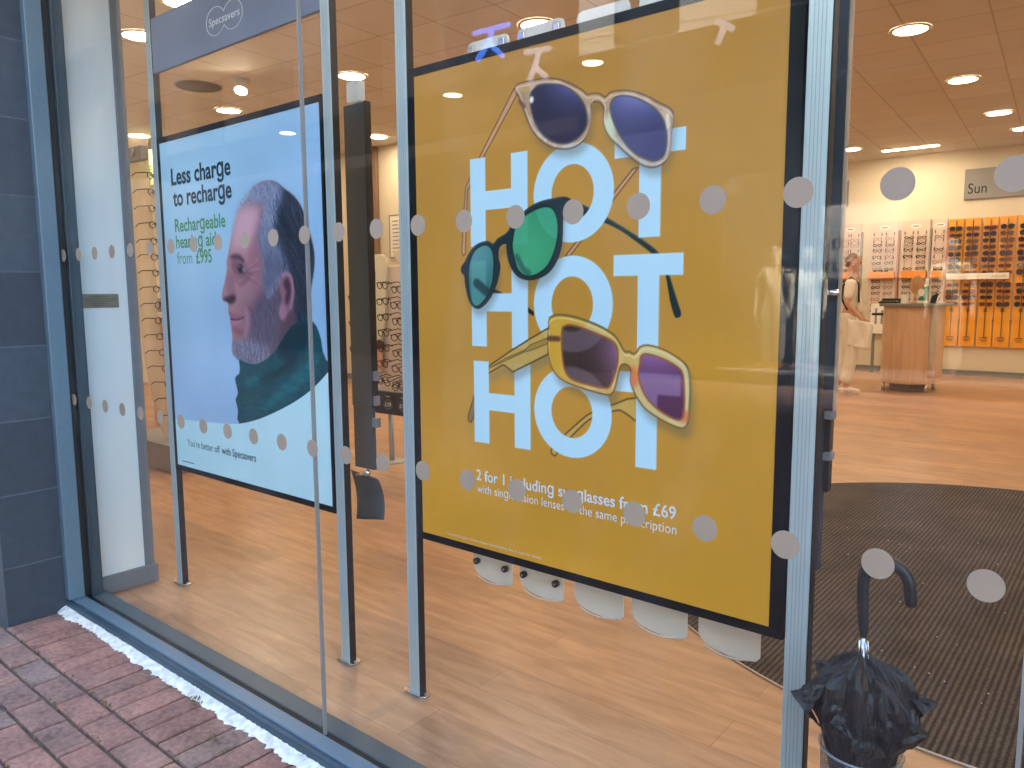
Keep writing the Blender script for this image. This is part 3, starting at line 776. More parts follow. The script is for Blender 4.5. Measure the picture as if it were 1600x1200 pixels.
    rim = (rim * np.clip(s.noise(7, 51) * 1.5, 0, 1) * .85)[..., None]; s.img = s.img * (1 - rim) + paper * rim
    s.fill(A['p_ear'], C(136, 96, 118), .97, 3, 3)
    s.fill(A['p_earin'], C(62, 38, 56), .9, 6, 3)
    s.stroke(A['p_ear'][1:8], 11, C(184, 140, 160), .6, False, 3, 4)
    s.fill(ring(A['p_ear'][9][0] + 8, A['p_ear'][9][1] + 26, 24, 30), C(166, 124, 146), .7, 8)
    sc = np.maximum(s.mask(A['p_scarf'], 1.5, 3), s.mask([(x + 8, y - 22) for x, y in A['p_scarf'] if y < 600], 1.5, 3))
    s.paint(sc, C(0, 80, 92))
    for k, col, a in (('p_fold1', (6, 122, 128), .85), ('p_fold2', (8, 118, 130), .75), ('p_fold3', (44, 84, 84), .65), ('p_dk1', (0, 36, 48), .85), ('p_dk2', (0, 38, 54), .8)):
        s.paint(s.mask(A[k], 13, 3) * sc, C(*col), a)
    s.paint(sc * s.noise(26, 6, 1, 2.2), C(0, 40, 60), .35)
    # the pale foot of the poster under a round edge
    arc = smooth(A['p_arc'], 6, False)
    arc = [(-5, arc[0][1] - 3)] + [tuple(p) for p in arc] + [(1130, arc[-1][1] + 24), (1130, -5), (-5, -5)]
    s.fill(arc, C(184, 222, 243))
    return s


def text_mesh(name, body, x0, x1, z, height, y, parent, mat, bold=0.0, depth=.0006, spacing=1.0, tf=None):
    """lettering fitted between x0 and x1 on a baseline z, cap height 'height', facing the street"""
    cu = bpy.data.curves.new(name, 'FONT'); cu.body = body.replace('g', '\u0261'); cu.size = 1; cu.offset = bold; cu.space_character = spacing
    cu.resolution_u = 3
    tmp = bpy.data.objects.new(name, cu); COL.objects.link(tmp)
    dg = bpy.context.evaluated_depsgraph_get()
    me = bpy.data.meshes.new_from_object(tmp.evaluated_get(dg))
    COL.objects.unlink(tmp); bpy.data.objects.remove(tmp)
    n = len(me.vertices); co = np.zeros(n * 3, np.float32); me.vertices.foreach_get('co', co); co = co.reshape(-1, 3)
    w = co[:, 0].max() - co[:, 0].min(); sx = (x1 - x0) / w
    sz = height / .70
    o = root_loc(parent)
    P = np.stack([x0 + (co[:, 0] - co[:, 0].min()) * sx, np.full(n, y), z + co[:, 1] * sz], -1)
    if tf: P = np.array([tf(Vector(p)) for p in P])
    P -= np.array(o)
    me.vertices.foreach_set('co', P.astype(np.float32).ravel())
    me.materials.clear(); me.materials.append(mat)
    me.polygons.foreach_set('material_index', [0] * len(me.polygons))
    me.update(); me.name = name
    ob = bpy.data.objects.new(name, me); COL.objects.link(ob); ob.parent = parent
    return ob

# ================================================================== the setting
H = 3.47                                     # ceiling height of the shop
YB = 12.5                                    # back wall

M['brick'] = None


def brick_mat():
    m, nt, p, out = nodes_of('clay_paver')
    g = N(nt, 'ShaderNodeNewGeometry'); rp = N(nt, 'ShaderNodeValToRGB'); rp.color_ramp.interpolation = 'CONSTANT'
    cols = [(.29, .14, .10), (.26, .13, .095), (.31, .155, .11), (.25, .135, .10), (.28, .14, .105), (.225, .14, .105), (.30, .145, .105)]
    rp.color_ramp.elements[0].color = (*cols[0], 1); rp.color_ramp.elements[1].color = (*cols[-1], 1); rp.color_ramp.elements[1].position = .88
    for i, c in enumerate(cols[1:-1]):
        e = rp.color_ramp.elements.new((.18, .34, .5, .66, .82)[i]); e.color = (*c, 1)
    nt.links.new(g.outputs['Random Per Island'], rp.inputs['Fac'])
    tc = N(nt, 'ShaderNodeTexCoord'); nz = N(nt, 'ShaderNodeTexNoise'); nz.inputs['Scale'].default_value = 55; nz.inputs['Detail'].default_value = 8
    nt.links.new(tc.outputs['Object'], nz.inputs['Vector'])
    n2 = N(nt, 'ShaderNodeTexNoise'); n2.inputs['Scale'].default_value = 7; n2.inputs['Detail'].default_value = 5
    nt.links.new(tc.outputs['Object'], n2.inputs['Vector'])
    ad = N(nt, 'ShaderNodeMath', operation='ADD'); nt.links.new(nz.outputs['Fac'], ad.inputs[0]); nt.links.new(n2.outputs['Fac'], ad.inputs[1])
    mr = N(nt, 'ShaderNodeMapRange'); mr.inputs['From Min'].default_value = .6; mr.inputs['From Max'].default_value = 1.4
    mr.inputs['To Min'].default_value = .42; mr.inputs['To Max'].default_value = 1.62
    nt.links.new(ad.outputs[0], mr.inputs['Value'])
    mu = N(nt, 'ShaderNodeMixRGB', blend_type='MULTIPLY'); mu.inputs['Fac'].default_value = 1
    nt.links.new(rp.outputs['Color'], mu.inputs['Color1']); nt.links.new(mr.outputs[0], mu.inputs['Color2'])
    vo = N(nt, 'ShaderNodeTexVoronoi'); vo.inputs['Scale'].default_value = 90; nt.links.new(tc.outputs['Object'], vo.inputs['Vector'])
    lt = N(nt, 'ShaderNodeMath', operation='LESS_THAN'); lt.inputs[1].default_value = .075; nt.links.new(vo.outputs['Distance'], lt.inputs[0])
    m3 = N(nt, 'ShaderNodeMixRGB'); m3.inputs['Color2'].default_value = (.5, .44, .4, 1)
    nt.links.new(lt.outputs[0], m3.inputs['Fac']); nt.links.new(mu.outputs['Color'], m3.inputs['Color1'])
    nt.links.new(m3.outputs['Color'], p.inputs['Base Color']); p.inputs['Roughness'].default_value = .85
    b = N(nt, 'ShaderNodeBump'); b.inputs['Strength'].default_value = .8; b.inputs['Distance'].default_value = .004
    nt.links.new(nz.outputs['Fac'], b.inputs['Height']); nt.links.new(b.outputs['Normal'], p.inputs['Normal'])
    return m


M['brick'] = brick_mat()
M['joint'] = pm('sandy_joint', (.10, .075, .05), .95, 0, .5, 30, bump=.5)
M['far_paving'] = tile_mat('far_paving', (.27, .14, .125), (.10, .08, .06), .2, .1, .004, (0, 1), .85, .18, .5, 20)
M['mortar'] = pm('white_cement', (.80, .76, .66), .9, 0, .3, 40, bump=1.0)

# pavement: every paver near the window is modelled, the street beyond is one sheet
b = MB()


def paver(x0, x1, y0, y1):
    g = .0045; dz = rng.uniform(-.0018, .0018); c = .005
    x0 += g; x1 -= g; y0 += g; y1 -= g
    t = rng.uniform(-.0015, .0015)
    lo = [(x0, y0, -.06), (x1, y0, -.06), (x1, y1, -.06), (x0, y1, -.06)]
    md = [(x0, y0, dz - c), (x1, y0, dz - c), (x1, y1, dz - c), (x0, y1, dz - c)]
    hi = [(x0 + c, y0 + c, dz + t), (x1 - c, y0 + c, dz - t), (x1 - c, y1 - c, dz), (x0 + c, y1 - c, dz)]
    b.add(lo + md + hi, [(0, 1, 5, 4), (1, 2, 6, 5), (2, 3, 7, 6), (3, 0, 4, 7), (4, 5, 9, 8), (5, 6, 10, 9), (6, 7, 11, 10), (7, 4, 8, 11), (8, 9, 10, 11)])


x = -3.037
while x < 2.6:
    w = .1 + rng.uniform(-.004, .004)
    paver(x, x + w, -.31, -.085); x += w
row = 0; y = -.312
while y > -2.6:
    x = -4.4 - rng.uniform(0, .03) - (.1 if row % 2 else 0)
    while x < 2.6:
        if not (x < -3.04 and y > -.3):
            paver(x, x + .2, y - .107, y)
        x += .2
    y -= .108; row += 1
pv = b.build('pavement', M['brick']); structure(pv)
b = MB(); b.add([(-40, -9.4, -.012), (20, -9.4, -.012), (20, -.07, -.012), (-40, -.07, -.012)], [(0, 1, 2, 3)])
structure(b.build('paving_joints', M['joint']))
b = MB()
for q in ([(-40, -2.62), (20, -2.62), (20, -60), (-40, -60)], [(-40, -.32), (-4.6, -.32), (-4.6, -2.616), (-40, -2.616)], [(2.63, -.1), (20, -.1), (20, -2.616), (2.63, -2.616)]):
    o = len(b.v); b.add([(px_, py_, -.004) for px_, py_ in q], [(3, 2, 1, 0)])
structure(b.build('street', M['far_paving']))

# ragged strip of white cement between paving and frame
b = MB(); n = 560; vs = []; off = 0
for i in range(n + 1):
    xx = -3.038 + 5.6 * i / n
    off = off * .86 + rng.uniform(-.006, .006)
    e = -.109 + off * .8 + rng.uniform(-.005, .003) + .003 * math.sin(xx * 11) + (rng.uniform(-.014, 0) if rng.random() < .12 else 0)
    vs += [(xx, e, .0015), (xx, e + .008, .007 + rng.uniform(-.002, .002)), (xx, -.09, .013 + rng.uniform(-.003, .003)), (xx, -.0775, .017 + rng.uniform(-.002, .002))]
fs = [(i * 4 + k, (i + 1) * 4 + k, (i + 1) * 4 + k + 1, i * 4 + k + 1) for i in range(n) for k in range(3)]
b.add(vs, fs)
o = b.build('cement_strip', M['mortar'], smooth=True)
tag(o, 'ragged strip of white cement along the foot of the window frame', 'cement strip')

# a little moss and a few leaves caught in the joints
b = MB()
for (mx, my, n_, sp) in ((-1.87, -.12, 26, .03), (-1.63, -.2, 16, .02)):
    for _ in range(n_):
        a = rng.uniform(0, 6.28); px_, py_ = mx + rng.gauss(0, sp), my + rng.gauss(0, sp * .5)
        l = rng.uniform(.006, .016)
        p0 = Vector((px_, py_, .006)); p1 = p0 + Vector((math.cos(a) * l, math.sin(a) * l, rng.uniform(.004, .012))); sd = Vector((-math.sin(a), math.cos(a), 0)) * l * .28
        b.add([p0, p0.lerp(p1, .5) + sd, p1, p0.lerp(p1, .5) - sd], [(0, 1, 2, 3)])
for i in range(150):
    px_ = rng.uniform(-3, -1.2); py_ = rng.choice((-.31, -.42, -.53, -.64)) + rng.gauss(0, .006); r_ = rng.uniform(.002, .006)
    b.ball((px_, py_, .001), (r_, r_, r_ * .5), 6, 4)
o = b.build('moss', pm('dry_moss', (.16, .12, .05), .9, 0, .4, 60))
o['kind'] = 'stuff'; tag(o, 'dry moss and crumbs caught in the paving joints', 'moss')

# shop interior
b = MB(); b.add([(-11.3, .088, 0), (4.0, .088, 0), (4.0, YB, 0), (-11.3, YB, 0)], [(0, 1, 2, 3)])
structure(b.build('floor', M['floor']))
b = MB(); b.add([(-11.3, .09, H), (4.0, .09, H), (4.0, YB, H), (-11.3, YB, H)], [(3, 2, 1, 0)])
structure(b.build('ceiling', M['ceiling']))
w = thing('back_wall', 'long cream wall at the far end of the shop, behind the orange panels', 'wall', (-1, YB, 0))
MB().box(-7.6, 4.1, YB, YB + .2, 0, H + .1).build('wall_face', M['cream_wall'], w)
MB().box(-7.6, 4.1, YB - .02, YB - .001, 0, .085).build('skirting', M['grey_trim'], w)
w = thing('side_wall', 'cream wall with a brown pole, seen between the two posters', 'wall', (-9, 6.4, 0))
MB().box(-11.3, -7.4, 6.4, 6.6, 0, H + .1).build('wall_face', M['cream_wall'], w)
MB().box(-7.6, -7.4, 6.6, YB, 0, H + .1).build('return_face', M['cream_wall'], w)
MB().box(-11.3, -7.4, 6.38, 6.399, 0, .085).build('skirting', M['grey_trim'], w)
w = MB().box(-11.5, -11.3, .1, 6.6, 0, H + .1).build('end_wall', M['cream_wall'])
tag(w, 'cream end wall at the far left of the shop, under the green sign', 'wall')
w = MB().box(4.0, 4.2, .1, YB + .2, 0, H + .1).build('right_wall', M['cream_wall'])
tag(w, 'cream side wall at the right of the shop floor, beyond the mat', 'wall')

# the building above and around the window (keeps the sun off the street side)
t = thing('shop_building', 'dark tiled shop front building around the display window', 'building', (-4, 0, 0))
MB().box(-20, 10, -.3, .085, 2.98, 11.4).build('upper_wall', M['tiles_front'], t)
MB().box(-20, 10, .09, YB + 3, H + .12, 11.39).build('upper_floors', M['white_wall'], t)
MB().box(-20, -3.72, -.3, .085, 0, 2.975).build('side_front', M['tiles_front'], t)
MB().box(2.6, 10, -.3, .085, 0, 2.975).build('right_front', M['tiles_front'], t)
MB().box(-11.3, -3.7, .09, .2, 0, H + .1).build('inner_front', M['white_wall'], t)
MB().box(2.6, 4.0, .09, .2, 0, H + .1).build('inner_front', M['white_wall'], t)
MB().box(-3.7, 2.6, .09, .2, 2.98, H + .1).build('bulkhead', M['white_wall'], t)

t = thing('tiled_pier', 'dark slate tiled pier beside the window frame', 'pier', (-3.04, -.3, 0))
MB().box(-3.715, -3.04, -.3, .08, -.02, 2.974).build('tile_facing', M['tiles'], t, bevel=.003)

# white return of the wall just inside the window
t = thing('white_pillar', 'white painted pillar just inside the glass at the left', 'pillar', (-3.08, .06, 0))
MB().box(-3.69, -3.08, .062, .285, 0, H - .002).build('shaft', M['white_wall'], t)
MB().box(-3.69, -3.074, .2855, .33, .0, H - .002).build('edge_trim', M['grey_trim'], t, bevel=.004)
MB().box(-3.69, -3.058, .066, .338, .001, .083).build('skirting', M['grey_trim'], t, bevel=.003)
t = thing('brass_plaque', 'small dull brass plaque screwed to the white pillar', 'plaque', (-3.079, .16, 1.316))
MB().box(-3.0795, -3.0765, .076, .244, 1.286, 1.346).build('plate', M['brass'], t, bevel=.001)
b = MB()
for k, (ya, yb) in enumerate(((.118, .204), (.092, .23), (.1, .222), (.128, .19), (.138, .18))):
    yy = ya
    while yy < yb:
        w_ = rng.uniform(.004, .012); b.box(-3.0764, -3.0761, yy, min(yb, yy + w_), 1.333 - k * .0095, 1.3365 - k * .0095); yy += w_ + .003
b.build('engraving', M['brass_ink'], t)

# ------------------------------------------------------------------ the window
win = thing('shop_window', 'large plate glass shop window in a blue grey metal frame with rows of frosted dots', 'window', (-1.3, 0, 0))
X0, X1 = -3.04, 2.598
M['frame_mid'] = pm('grey_inner_sill', (.07, .095, .11), .4, 0, .1, 30)
M['frame_low'] = pm('dark_outer_trim', (.030, .062, .085), .45, 0, .3, 18, (.3, 1, 1), .05)
MB().box(X0, X1, -.058, -.007, .0, .046).build('sill_frame', M['frame'], win, bevel=.004)
MB().box(X0, X1, .018, .084, .0, .038).build('inner_sill', M['frame_mid'], win, bevel=.004)
MB().box(X0, X1, -.078, -.0585, .0, .040).build('outer_trim', M['frame_low'], win, bevel=.004)  # outer trim, darker than the sill frame behind it
MB().box(X0, X1, -.006, .017, .0, .0355).build('gasket', M['gasket'], win)
b = MB(); b.box(X0 + .001, X0 + .04, -.077, -.012, .047, 2.93)
b.build('jamb_frame', M['frame'], win, bevel=.004)
MB().box(X0 + .002, X0 + .026, -.011, .018, .039, 2.93).build('gasket', M['gasket'], win)
b = MB(); b.box(X0 + .001, X0 + .04, .019, .06, .039, 2.93)
b.build('jamb_frame', M['frame_dark'], win, bevel=.003)
b = MB(); b.box(X1 - .05, X1 - .001, -.077, .083, .047, 2.93)
b.build('jamb_frame', M['frame'], win, bevel=.004)
MB().box(X0, X1, -.078, .084, 2.931, 2.979).build('head_frame', M['frame'], win, bevel=.004)
joints = (-3.012, -1.343, .360, 2.062, 2.55)
panes = []
for a_, c_ in zip(joints[:-1], joints[1:]):
    g = MB().box(a_ + .003, c_ - .003, 0, .010, .036, 2.93).build('glass_pane', M['glass'], win)
    panes.append((a_, c_, g))
M['seal'] = translucent('clear_silicone', (.40, .41, .40), .4, .25, .8)
for jx in joints[1:-1]:
    MB().box(jx - .0032, jx + .0032, -.0005, .0105, .036, 2.93).build('silicone_seam', M['seal'], win)
for k in range(-20, 17):
    for z in (.905, 1.503):
        cx = .15 * k + .004
        par = next(g for a_, c_, g in panes if a_ - .02 <= cx < c_ + (-.02 if c_ < 2.5 else 1))
        MB().prism([(cx + .025 * math.cos(t_), z + .025 * math.sin(t_)) for t_ in np.linspace(0, 2 * math.pi, 40, endpoint=False)], -.0012, -.0004).build('dot', M['dots'], par)

# ------------------------------------------------------------------ display posts, posters, banner
YPST = .39


def post(x, label, foot=True):
    t = thing('display_post', label, 'post', (x, YPST, 0), 'aluminium posts that carry the posters')
    b = MB(); b.box(x - .025, x + .025, YPST - .014, YPST + .014, .004, H - .003)
    b.build('pole', M['alu'], t, bevel=.002)
    b = MB()
    for dx in (-.012, -.004, .004, .012):
        b.box(x + dx - .0007, x + dx + .0007, YPST - .0146, YPST - .0142, .01, H - .01)
    b.build('groove', M['alu_dark'], t)
    MB().box(x + .0253, x + .0285, YPST - .0145, YPST + .012, .006, H - .006).build('edge_strip', M['gasket'], t)
    b = MB(); pr = [(x - .05, YPST - .012), (x - .035, YPST - .026), (x + .035, YPST - .026), (x + .05, YPST - .012), (x + .05, YPST + .012), (x + .035, YPST + .026), (x - .035, YPST + .026), (x - .05, YPST + .012)]
    b.prism(pr, .0005, .008, 'z'); f = b.build('foot_plate', M['chrome'], t, bevel=.002)
    for dx in (-.04, .04):
        MB().lathe([(.005, .008), (.005, .0105), (.002, .0112)], x + dx, YPST, 10).build('screw', M['alu_dark'], f)
    return t


post(-2.935, 'slim aluminium post at the left edge of the portrait poster')
post(-1.717, 'slim aluminium post at the right edge of the portrait poster')
post(-1.352, 'aluminium post at the left edge of the orange poster')
post(-.097, 'aluminium post at the right edge of the orange poster, next to the umbrella')


def poster_frame(t, x0, x1, z0, z1, sx0, sx1, sz0, sz1, y):
    b = MB(); d0, d1 = y - .0015, y + .018
    b.box(x0, x1, d0, d1, sz1, z1); b.box(x0, x1, d0, d1, z0, sz0)
    b.box(x0, sx0, d0, d1, sz0, sz1); b.box(sx1, x1, d0, d1, sz0, sz1)
    b.build('frame', M['black_frame'], t)
    MB().box(x0 + .004, x1 - .004, y + .0185, y + .022, z0 + .004, z1 - .004).build('backing_board', M['white_wall'], t)


YP = .3735
t = thing('poster', 'tall orange sunglasses poster with big pale HOT letters in three rows', 'poster', (-.72, YP, .555))
poster_frame(t, -1.318, -.126, .555, 2.012, -1.293, -.158, .578, 1.988, YP)
sh = sunglasses_poster_print().build('printed_sheet', -1.293, YP, .578, t, M['print'])
text_mesh('lettering', '2 for 1 including sunglasses from \u00a369', -1.057, -.397, .786, .032, YP - .0008, sh, M['print_white'], .016)
text_mesh('lettering', 'with single vision lenses to the same prescription', -1.055, -.395, .748, .026, YP - .0008, sh, M['print_white'], -.002)
text_mesh('lettering', 'Conditions apply. Frames subject to availability. Ask in store for details.', -1.182, -.812, .592, .008, YP - .0008, sh, M['print_white'], -.006)

M['ink_teal'] = pm('dark_teal_ink', (.012, .055, .075), .5)
M['ink_green'] = pm('green_ink', (.10, .34, .12), .5)
t = thing('poster', 'pale blue poster of a smiling grey haired man in a green scarf', 'poster', (-2.32, YP, .555))
poster_frame(t, -2.905, -1.745, .555, 2.012, -2.884, -1.758, .578, 1.988, YP)
sh = portrait_poster_print().build('printed_sheet', -2.884, YP, .578, t, M['print'])
text_mesh('lettering', 'Less charge', -2.797, -2.328, 1.805, .068, YP - .0008, sh, M['ink_teal'], .026)
text_mesh('lettering', 'to recharge', -2.79, -2.328, 1.717, .068, YP - .0008, sh, M['ink_teal'], .026)
text_mesh('lettering', 'Rechargeable', -2.787, -2.384, 1.608, .055, YP - .0008, sh, M['ink_green'], .016)
text_mesh('lettering', 'hearing aids', -2.785, -2.43, 1.539, .055, YP - .0008, sh, M['ink_green'], .016)
text_mesh('lettering', 'from', -2.783, -2.658, 1.471, .053, YP - .0008, sh, M['ink_green'], -.006)
text_mesh('lettering', '\u00a3995', -2.625, -2.5, 1.471, .055, YP - .0008, sh, M['ink_green'], .016)
text_mesh('lettering', 'You\u2019re better off', -2.785, -2.515, .676, .032, YP - .0008, sh, M['ink_teal'], -.002)
text_mesh('lettering', 'with Specsavers', -2.5, -2.243, .676, .032, YP - .0008, sh, M['ink_teal'], .008)
b = MB()
for x_ in np.arange(-2.84, -2.74, .0045):
    b.box(x_, x_ + .0028, YP - .0012, YP - .0006, .598, .602)
b.build('small_print', M['ink_teal'], sh)

t = thing('banner', 'blue grey banner with white brand lettering and a double lobed outline, above the portrait poster', 'banner', (-2.33, YPST, 2.285))
MB().box(-2.908, -1.744, YPST - .012, YPST + .004, 2.283, 2.507).build('board', M['banner'], t, bevel=.001)
c1, c2, rx, rz, zc = -2.391, -2.271, .068, .052, 2.387
a0 = math.acos((c2 - c1) / 2 / rx)
pts = [(c1 + rx * math.cos(a), YPST - .0125, zc + rz * math.sin(a)) for a in np.linspace(a0, 2 * math.pi - a0, 40)]
pts += [(c2 + rx * math.cos(a), YPST - .0125, zc + rz * math.sin(a)) for a in np.linspace(-math.pi + a0, math.pi - a0, 40)]
MB().tube(pts, .0016, 5, True).build('logo_outline', M['logo_white'], t)
text_mesh('lettering', 'Specsavers', -2.44, -2.222, 2.374, .029, YPST - .0128, t, M['logo_white'], .008)

# ------------------------------------------------------------------ display panels behind the posters
def shaped_panel(x0, x1, z0, z1):
    w = x1 - x0; r = .018
    pts = [(x0, z1 - r), (x0 + r * .3, z1 - r * .3), (x0 + r, z1), (x1 - r, z1), (x1 - r * .3, z1 - r * .3), (x1, z1 - r), (x1, z0 + .012), (x1 - .01, z0)]
    pts += [(x1 - .01 - (w - .02) * k / 10, z0 - .0 + .012 * (k / 10) ** 2 - .007 * math.sin(math.pi * k / 10)) for k in range(1, 10)]
    pts += [(x0 + .008, z0 + .02), (x0, z0 + .035)]
    return pts


order = ('leftmost', 'second from the left', 'third from the left', 'fourth from the left', 'rightmost')
xs5 = ((-1.190, -1.026), (-.995, -.828), (-.788, -.621), (-.594, -.424), (-.392, -.225))
for i, (a_, c_) in enumerate(xs5):
    lab = ('white panel with black knobs, %s of the five behind the orange poster' if i < 2 else 'plain white panel, %s of the five behind the orange poster') % order[i]
    t = thing('acrylic_display', lab, 'display stand', ((a_ + c_) / 2, .5, .4), 'white panels behind the orange poster')
    b = MB(); b.prism(shaped_panel(a_, c_, .418, 2.092), .5, .506)
    b.build('board', M['white_acrylic'], t, bevel=.0015)
    b = MB(); lip = [((a_ + .02) + (c_ - a_ - .03) * k / 14, .497 - .014 * math.sin(math.pi * k / 14), .424 - .006 * math.sin(math.pi * k / 14)) for k in range(15)]
    b.tube(lip, .0022, 6); b.build('bottom_rail', M['white_acrylic'], t, True)
    if i < 2:
        for kx, kz in ((a_ + .022, .475), (c_ - .022, .475), ((a_ + c_) / 2, .52)):
            k = MB(); k.tube([(kx, .499, kz), (kx, .485, kz)], .0105, 14)
            kn = k.build('knob', M['black_plastic'], t, True)
            MB().tube([(kx, .4849, kz), (kx, .483, kz)], .004, 10).build('screw', M['chrome'], kn)
        for kx in (a_ + .02, c_ - .024):
            MB().box(kx - .012, kx + .012, .492, .4995, 2.055, 2.08).build('clip', M['chrome'], t, bevel=.002)

t = thing('smoky_display', 'tall smoky grey panel with a curved tail between the two posters', 'display panel', (-1.72, .5, .5))
b = MB(); b.box(-1.79, -1.672, .5, .516, .93, 2.0); b.box(-1.785, -1.678, .5, .516, .70, .93)
b.build('board', M['dark_acrylic'], t, bevel=.003)
MB().box(-1.671, -1.665, .494, .52, .93, 2.0).build('edge_strip', M['black_plastic'], t)
for z_ in (.94, 1.03, .86):
    MB().box(-1.676, -1.652, .496, .518, z_, z_ + .035).build('clip', M['grey_trim'], t, bevel=.002)
b = MB(); b.grid(lambda u, v: (-1.79 + .118 * u + .022 * v * v, .5 + .02 * math.sin(3 * v) - .015 * math.cos(3 * u), .69 - .185 * v - .018 * u * (1 - v) * 2 + .01 * u), 10, 12)
b.build('tail', M['dark_acrylic'], t, True, thick=.004)
b = MB(); b.tube([(-1.76, .49, .675), (-1.70, .488, .69)], .008, 10); b.ball((-1.70, .488, .69), .013); b.build('hinge', M['chrome'], t, True)
b = MB(); b.box(-1.76, -1.69, .49, .52, 2.003, 2.075); b.build('bracket', M['white_acrylic'], t, bevel=.006)

t = thing('dark_display', 'dark blue grey panel with black clips beside the post near the umbrella', 'display panel', (-.1, .5, .69))
b = MB(); b.box(-.19, -.076, .5, .518, 1.07, 2.75); b.box(-.19, -.092, .5, .518, .69, 1.07)
b.build('board', pm('blue_grey_acrylic', (.05, .065, .085), .25, 0, .1, 3, coat=.4), t, bevel=.003)
MB().box(-.0755, -.0735, .497, .521, 1.07, 2.75).build('edge_strip', M['clear_acrylic'], t)
for z_ in (.88, .975):
    MB().box(-.092, -.078, .496, .522, z_, z_ + .075).build('clip', M['black_plastic'], t, bevel=.002)
for z_ in (.955, 1.05):
    MB().box(-.093, -.074, .494, .524, z_, z_ + .018).build('clip', M['grey_trim'], t, bevel=.002)
MB().tube([(-.12, .488, 1.338), (-.07, .488, 1.338)], .007, 10).build('rod', M['chrome'], t, True)

# ------------------------------------------------------------------ umbrella in its bin, round mat
def mesh_mat():
    m, nt, p, out = nodes_of('woven_wire')
    p.inputs['Base Color'].default_value = (.16, .19, .21, 1); p.inputs['Metallic'].default_value = .7; p.inputs['Roughness'].default_value = .4
    uv = N(nt, 'ShaderNodeTexCoord'); sp = N(nt, 'ShaderNodeSeparateXYZ'); nt.links.new(uv.outputs['Object'], sp.inputs[0])
    at = N(nt, 'ShaderNodeMath', operation='ARCTAN2'); nt.links.new(sp.outputs['Y'], at.inputs[0]); nt.links.new(sp.outputs['X'], at.inputs[1])
    a = N(nt, 'ShaderNodeMath', operation='MULTIPLY'); a.inputs[1].default_value = 34; nt.links.new(at.outputs[0], a.inputs[0])
    z = N(nt, 'ShaderNodeMath', operation='MULTIPLY'); z.inputs[1].default_value = 520; nt.links.new(sp.outputs['Z'], z.inputs[0])
    res = []
    for op in ('ADD', 'SUBTRACT'):
        q = N(nt, 'ShaderNodeMath', operation=op); nt.links.new(a.outputs[0], q.inputs[0]); nt.links.new(z.outputs[0], q.inputs[1])
        s = N(nt, 'ShaderNodeMath', operation='SINE'); nt.links.new(q.outputs[0], s.inputs[0])
        ab = N(nt, 'ShaderNodeMath', operation='ABSOLUTE'); nt.links.new(s.outputs[0], ab.inputs[0])
        lt = N(nt, 'ShaderNodeMath', operation='LESS_THAN'); lt.inputs[1].default_value = .42; nt.links.new(ab.outputs[0], lt.inputs[0]); res.append(lt)
    mx = N(nt, 'ShaderNodeMath', operation='MAXIMUM'); nt.links.new(res[0].outputs[0], mx.inputs[0]); nt.links.new(res[1].outputs[0], mx.inputs[1])
    tr = N(nt, 'ShaderNodeBsdfTransparent'); ms = N(nt, 'ShaderNodeMixShader')
    nt.links.new(mx.outputs[0], ms.inputs['Fac']); nt.links.new(tr.outputs[0], ms.inputs[1]); nt.links.new(p.outputs[0], ms.inputs[2])
    nt.links.new(ms.outputs[0], out.inputs['Surface'])
    return m


BX_, BY_ = .069, .30
t = thing('umbrella_bin', 'round wire mesh bin holding a black umbrella beside the post', 'bin', (BX_, BY_, 0))
b = MB(); b.lathe([(.066, .02), (.078, .405)], BX_, BY_, 48, False); b.build('mesh_wall', mesh_mat(), t, True)
M['bin_metal'] = pm('blue_grey_metal', (.28, .33, .36), .3, .7)
b = MB(); b.tube([(BX_ + .0785 * math.cos(a), BY_ + .0785 * math.sin(a), .408) for a in np.linspace(0, 2 * math.pi, 48, endpoint=False)], .0032, 8, True)
b.build('rim', M['bin_metal'], t, True)
b = MB(); b.lathe([(.067, .001), (.069, .022), (.066, .024), (.001, .024)], BX_, BY_, 40); b.build('base', M['bin_metal'], t)
b = MB(); b.bar((BX_ - .005, BY_ - .0745, .02), (BX_ - .005, BY_ - .0785, .404), .0045, .003); b.build('seam', M['bin_metal'], t)

M['nylon'] = pm('black_nylon', (.008, .006, .007), .45, 0, .35, 25, bump=.25)
M['handle'] = pm('dark_handle', (.008, .011, .014), .42)
t = thing('umbrella', 'black umbrella with a hooked handle, loosely folded in the wire bin', 'umbrella', (BX_, BY_, .02))
ax0 = Vector((BX_ + .004, BY_ - .002, .03)); ax1 = Vector((BX_ - .006, BY_ + .004, .64))


def axis(z):
    k = (z - ax0.z) / (ax1.z - ax0.z); return ax0 + (ax1 - ax0) * k


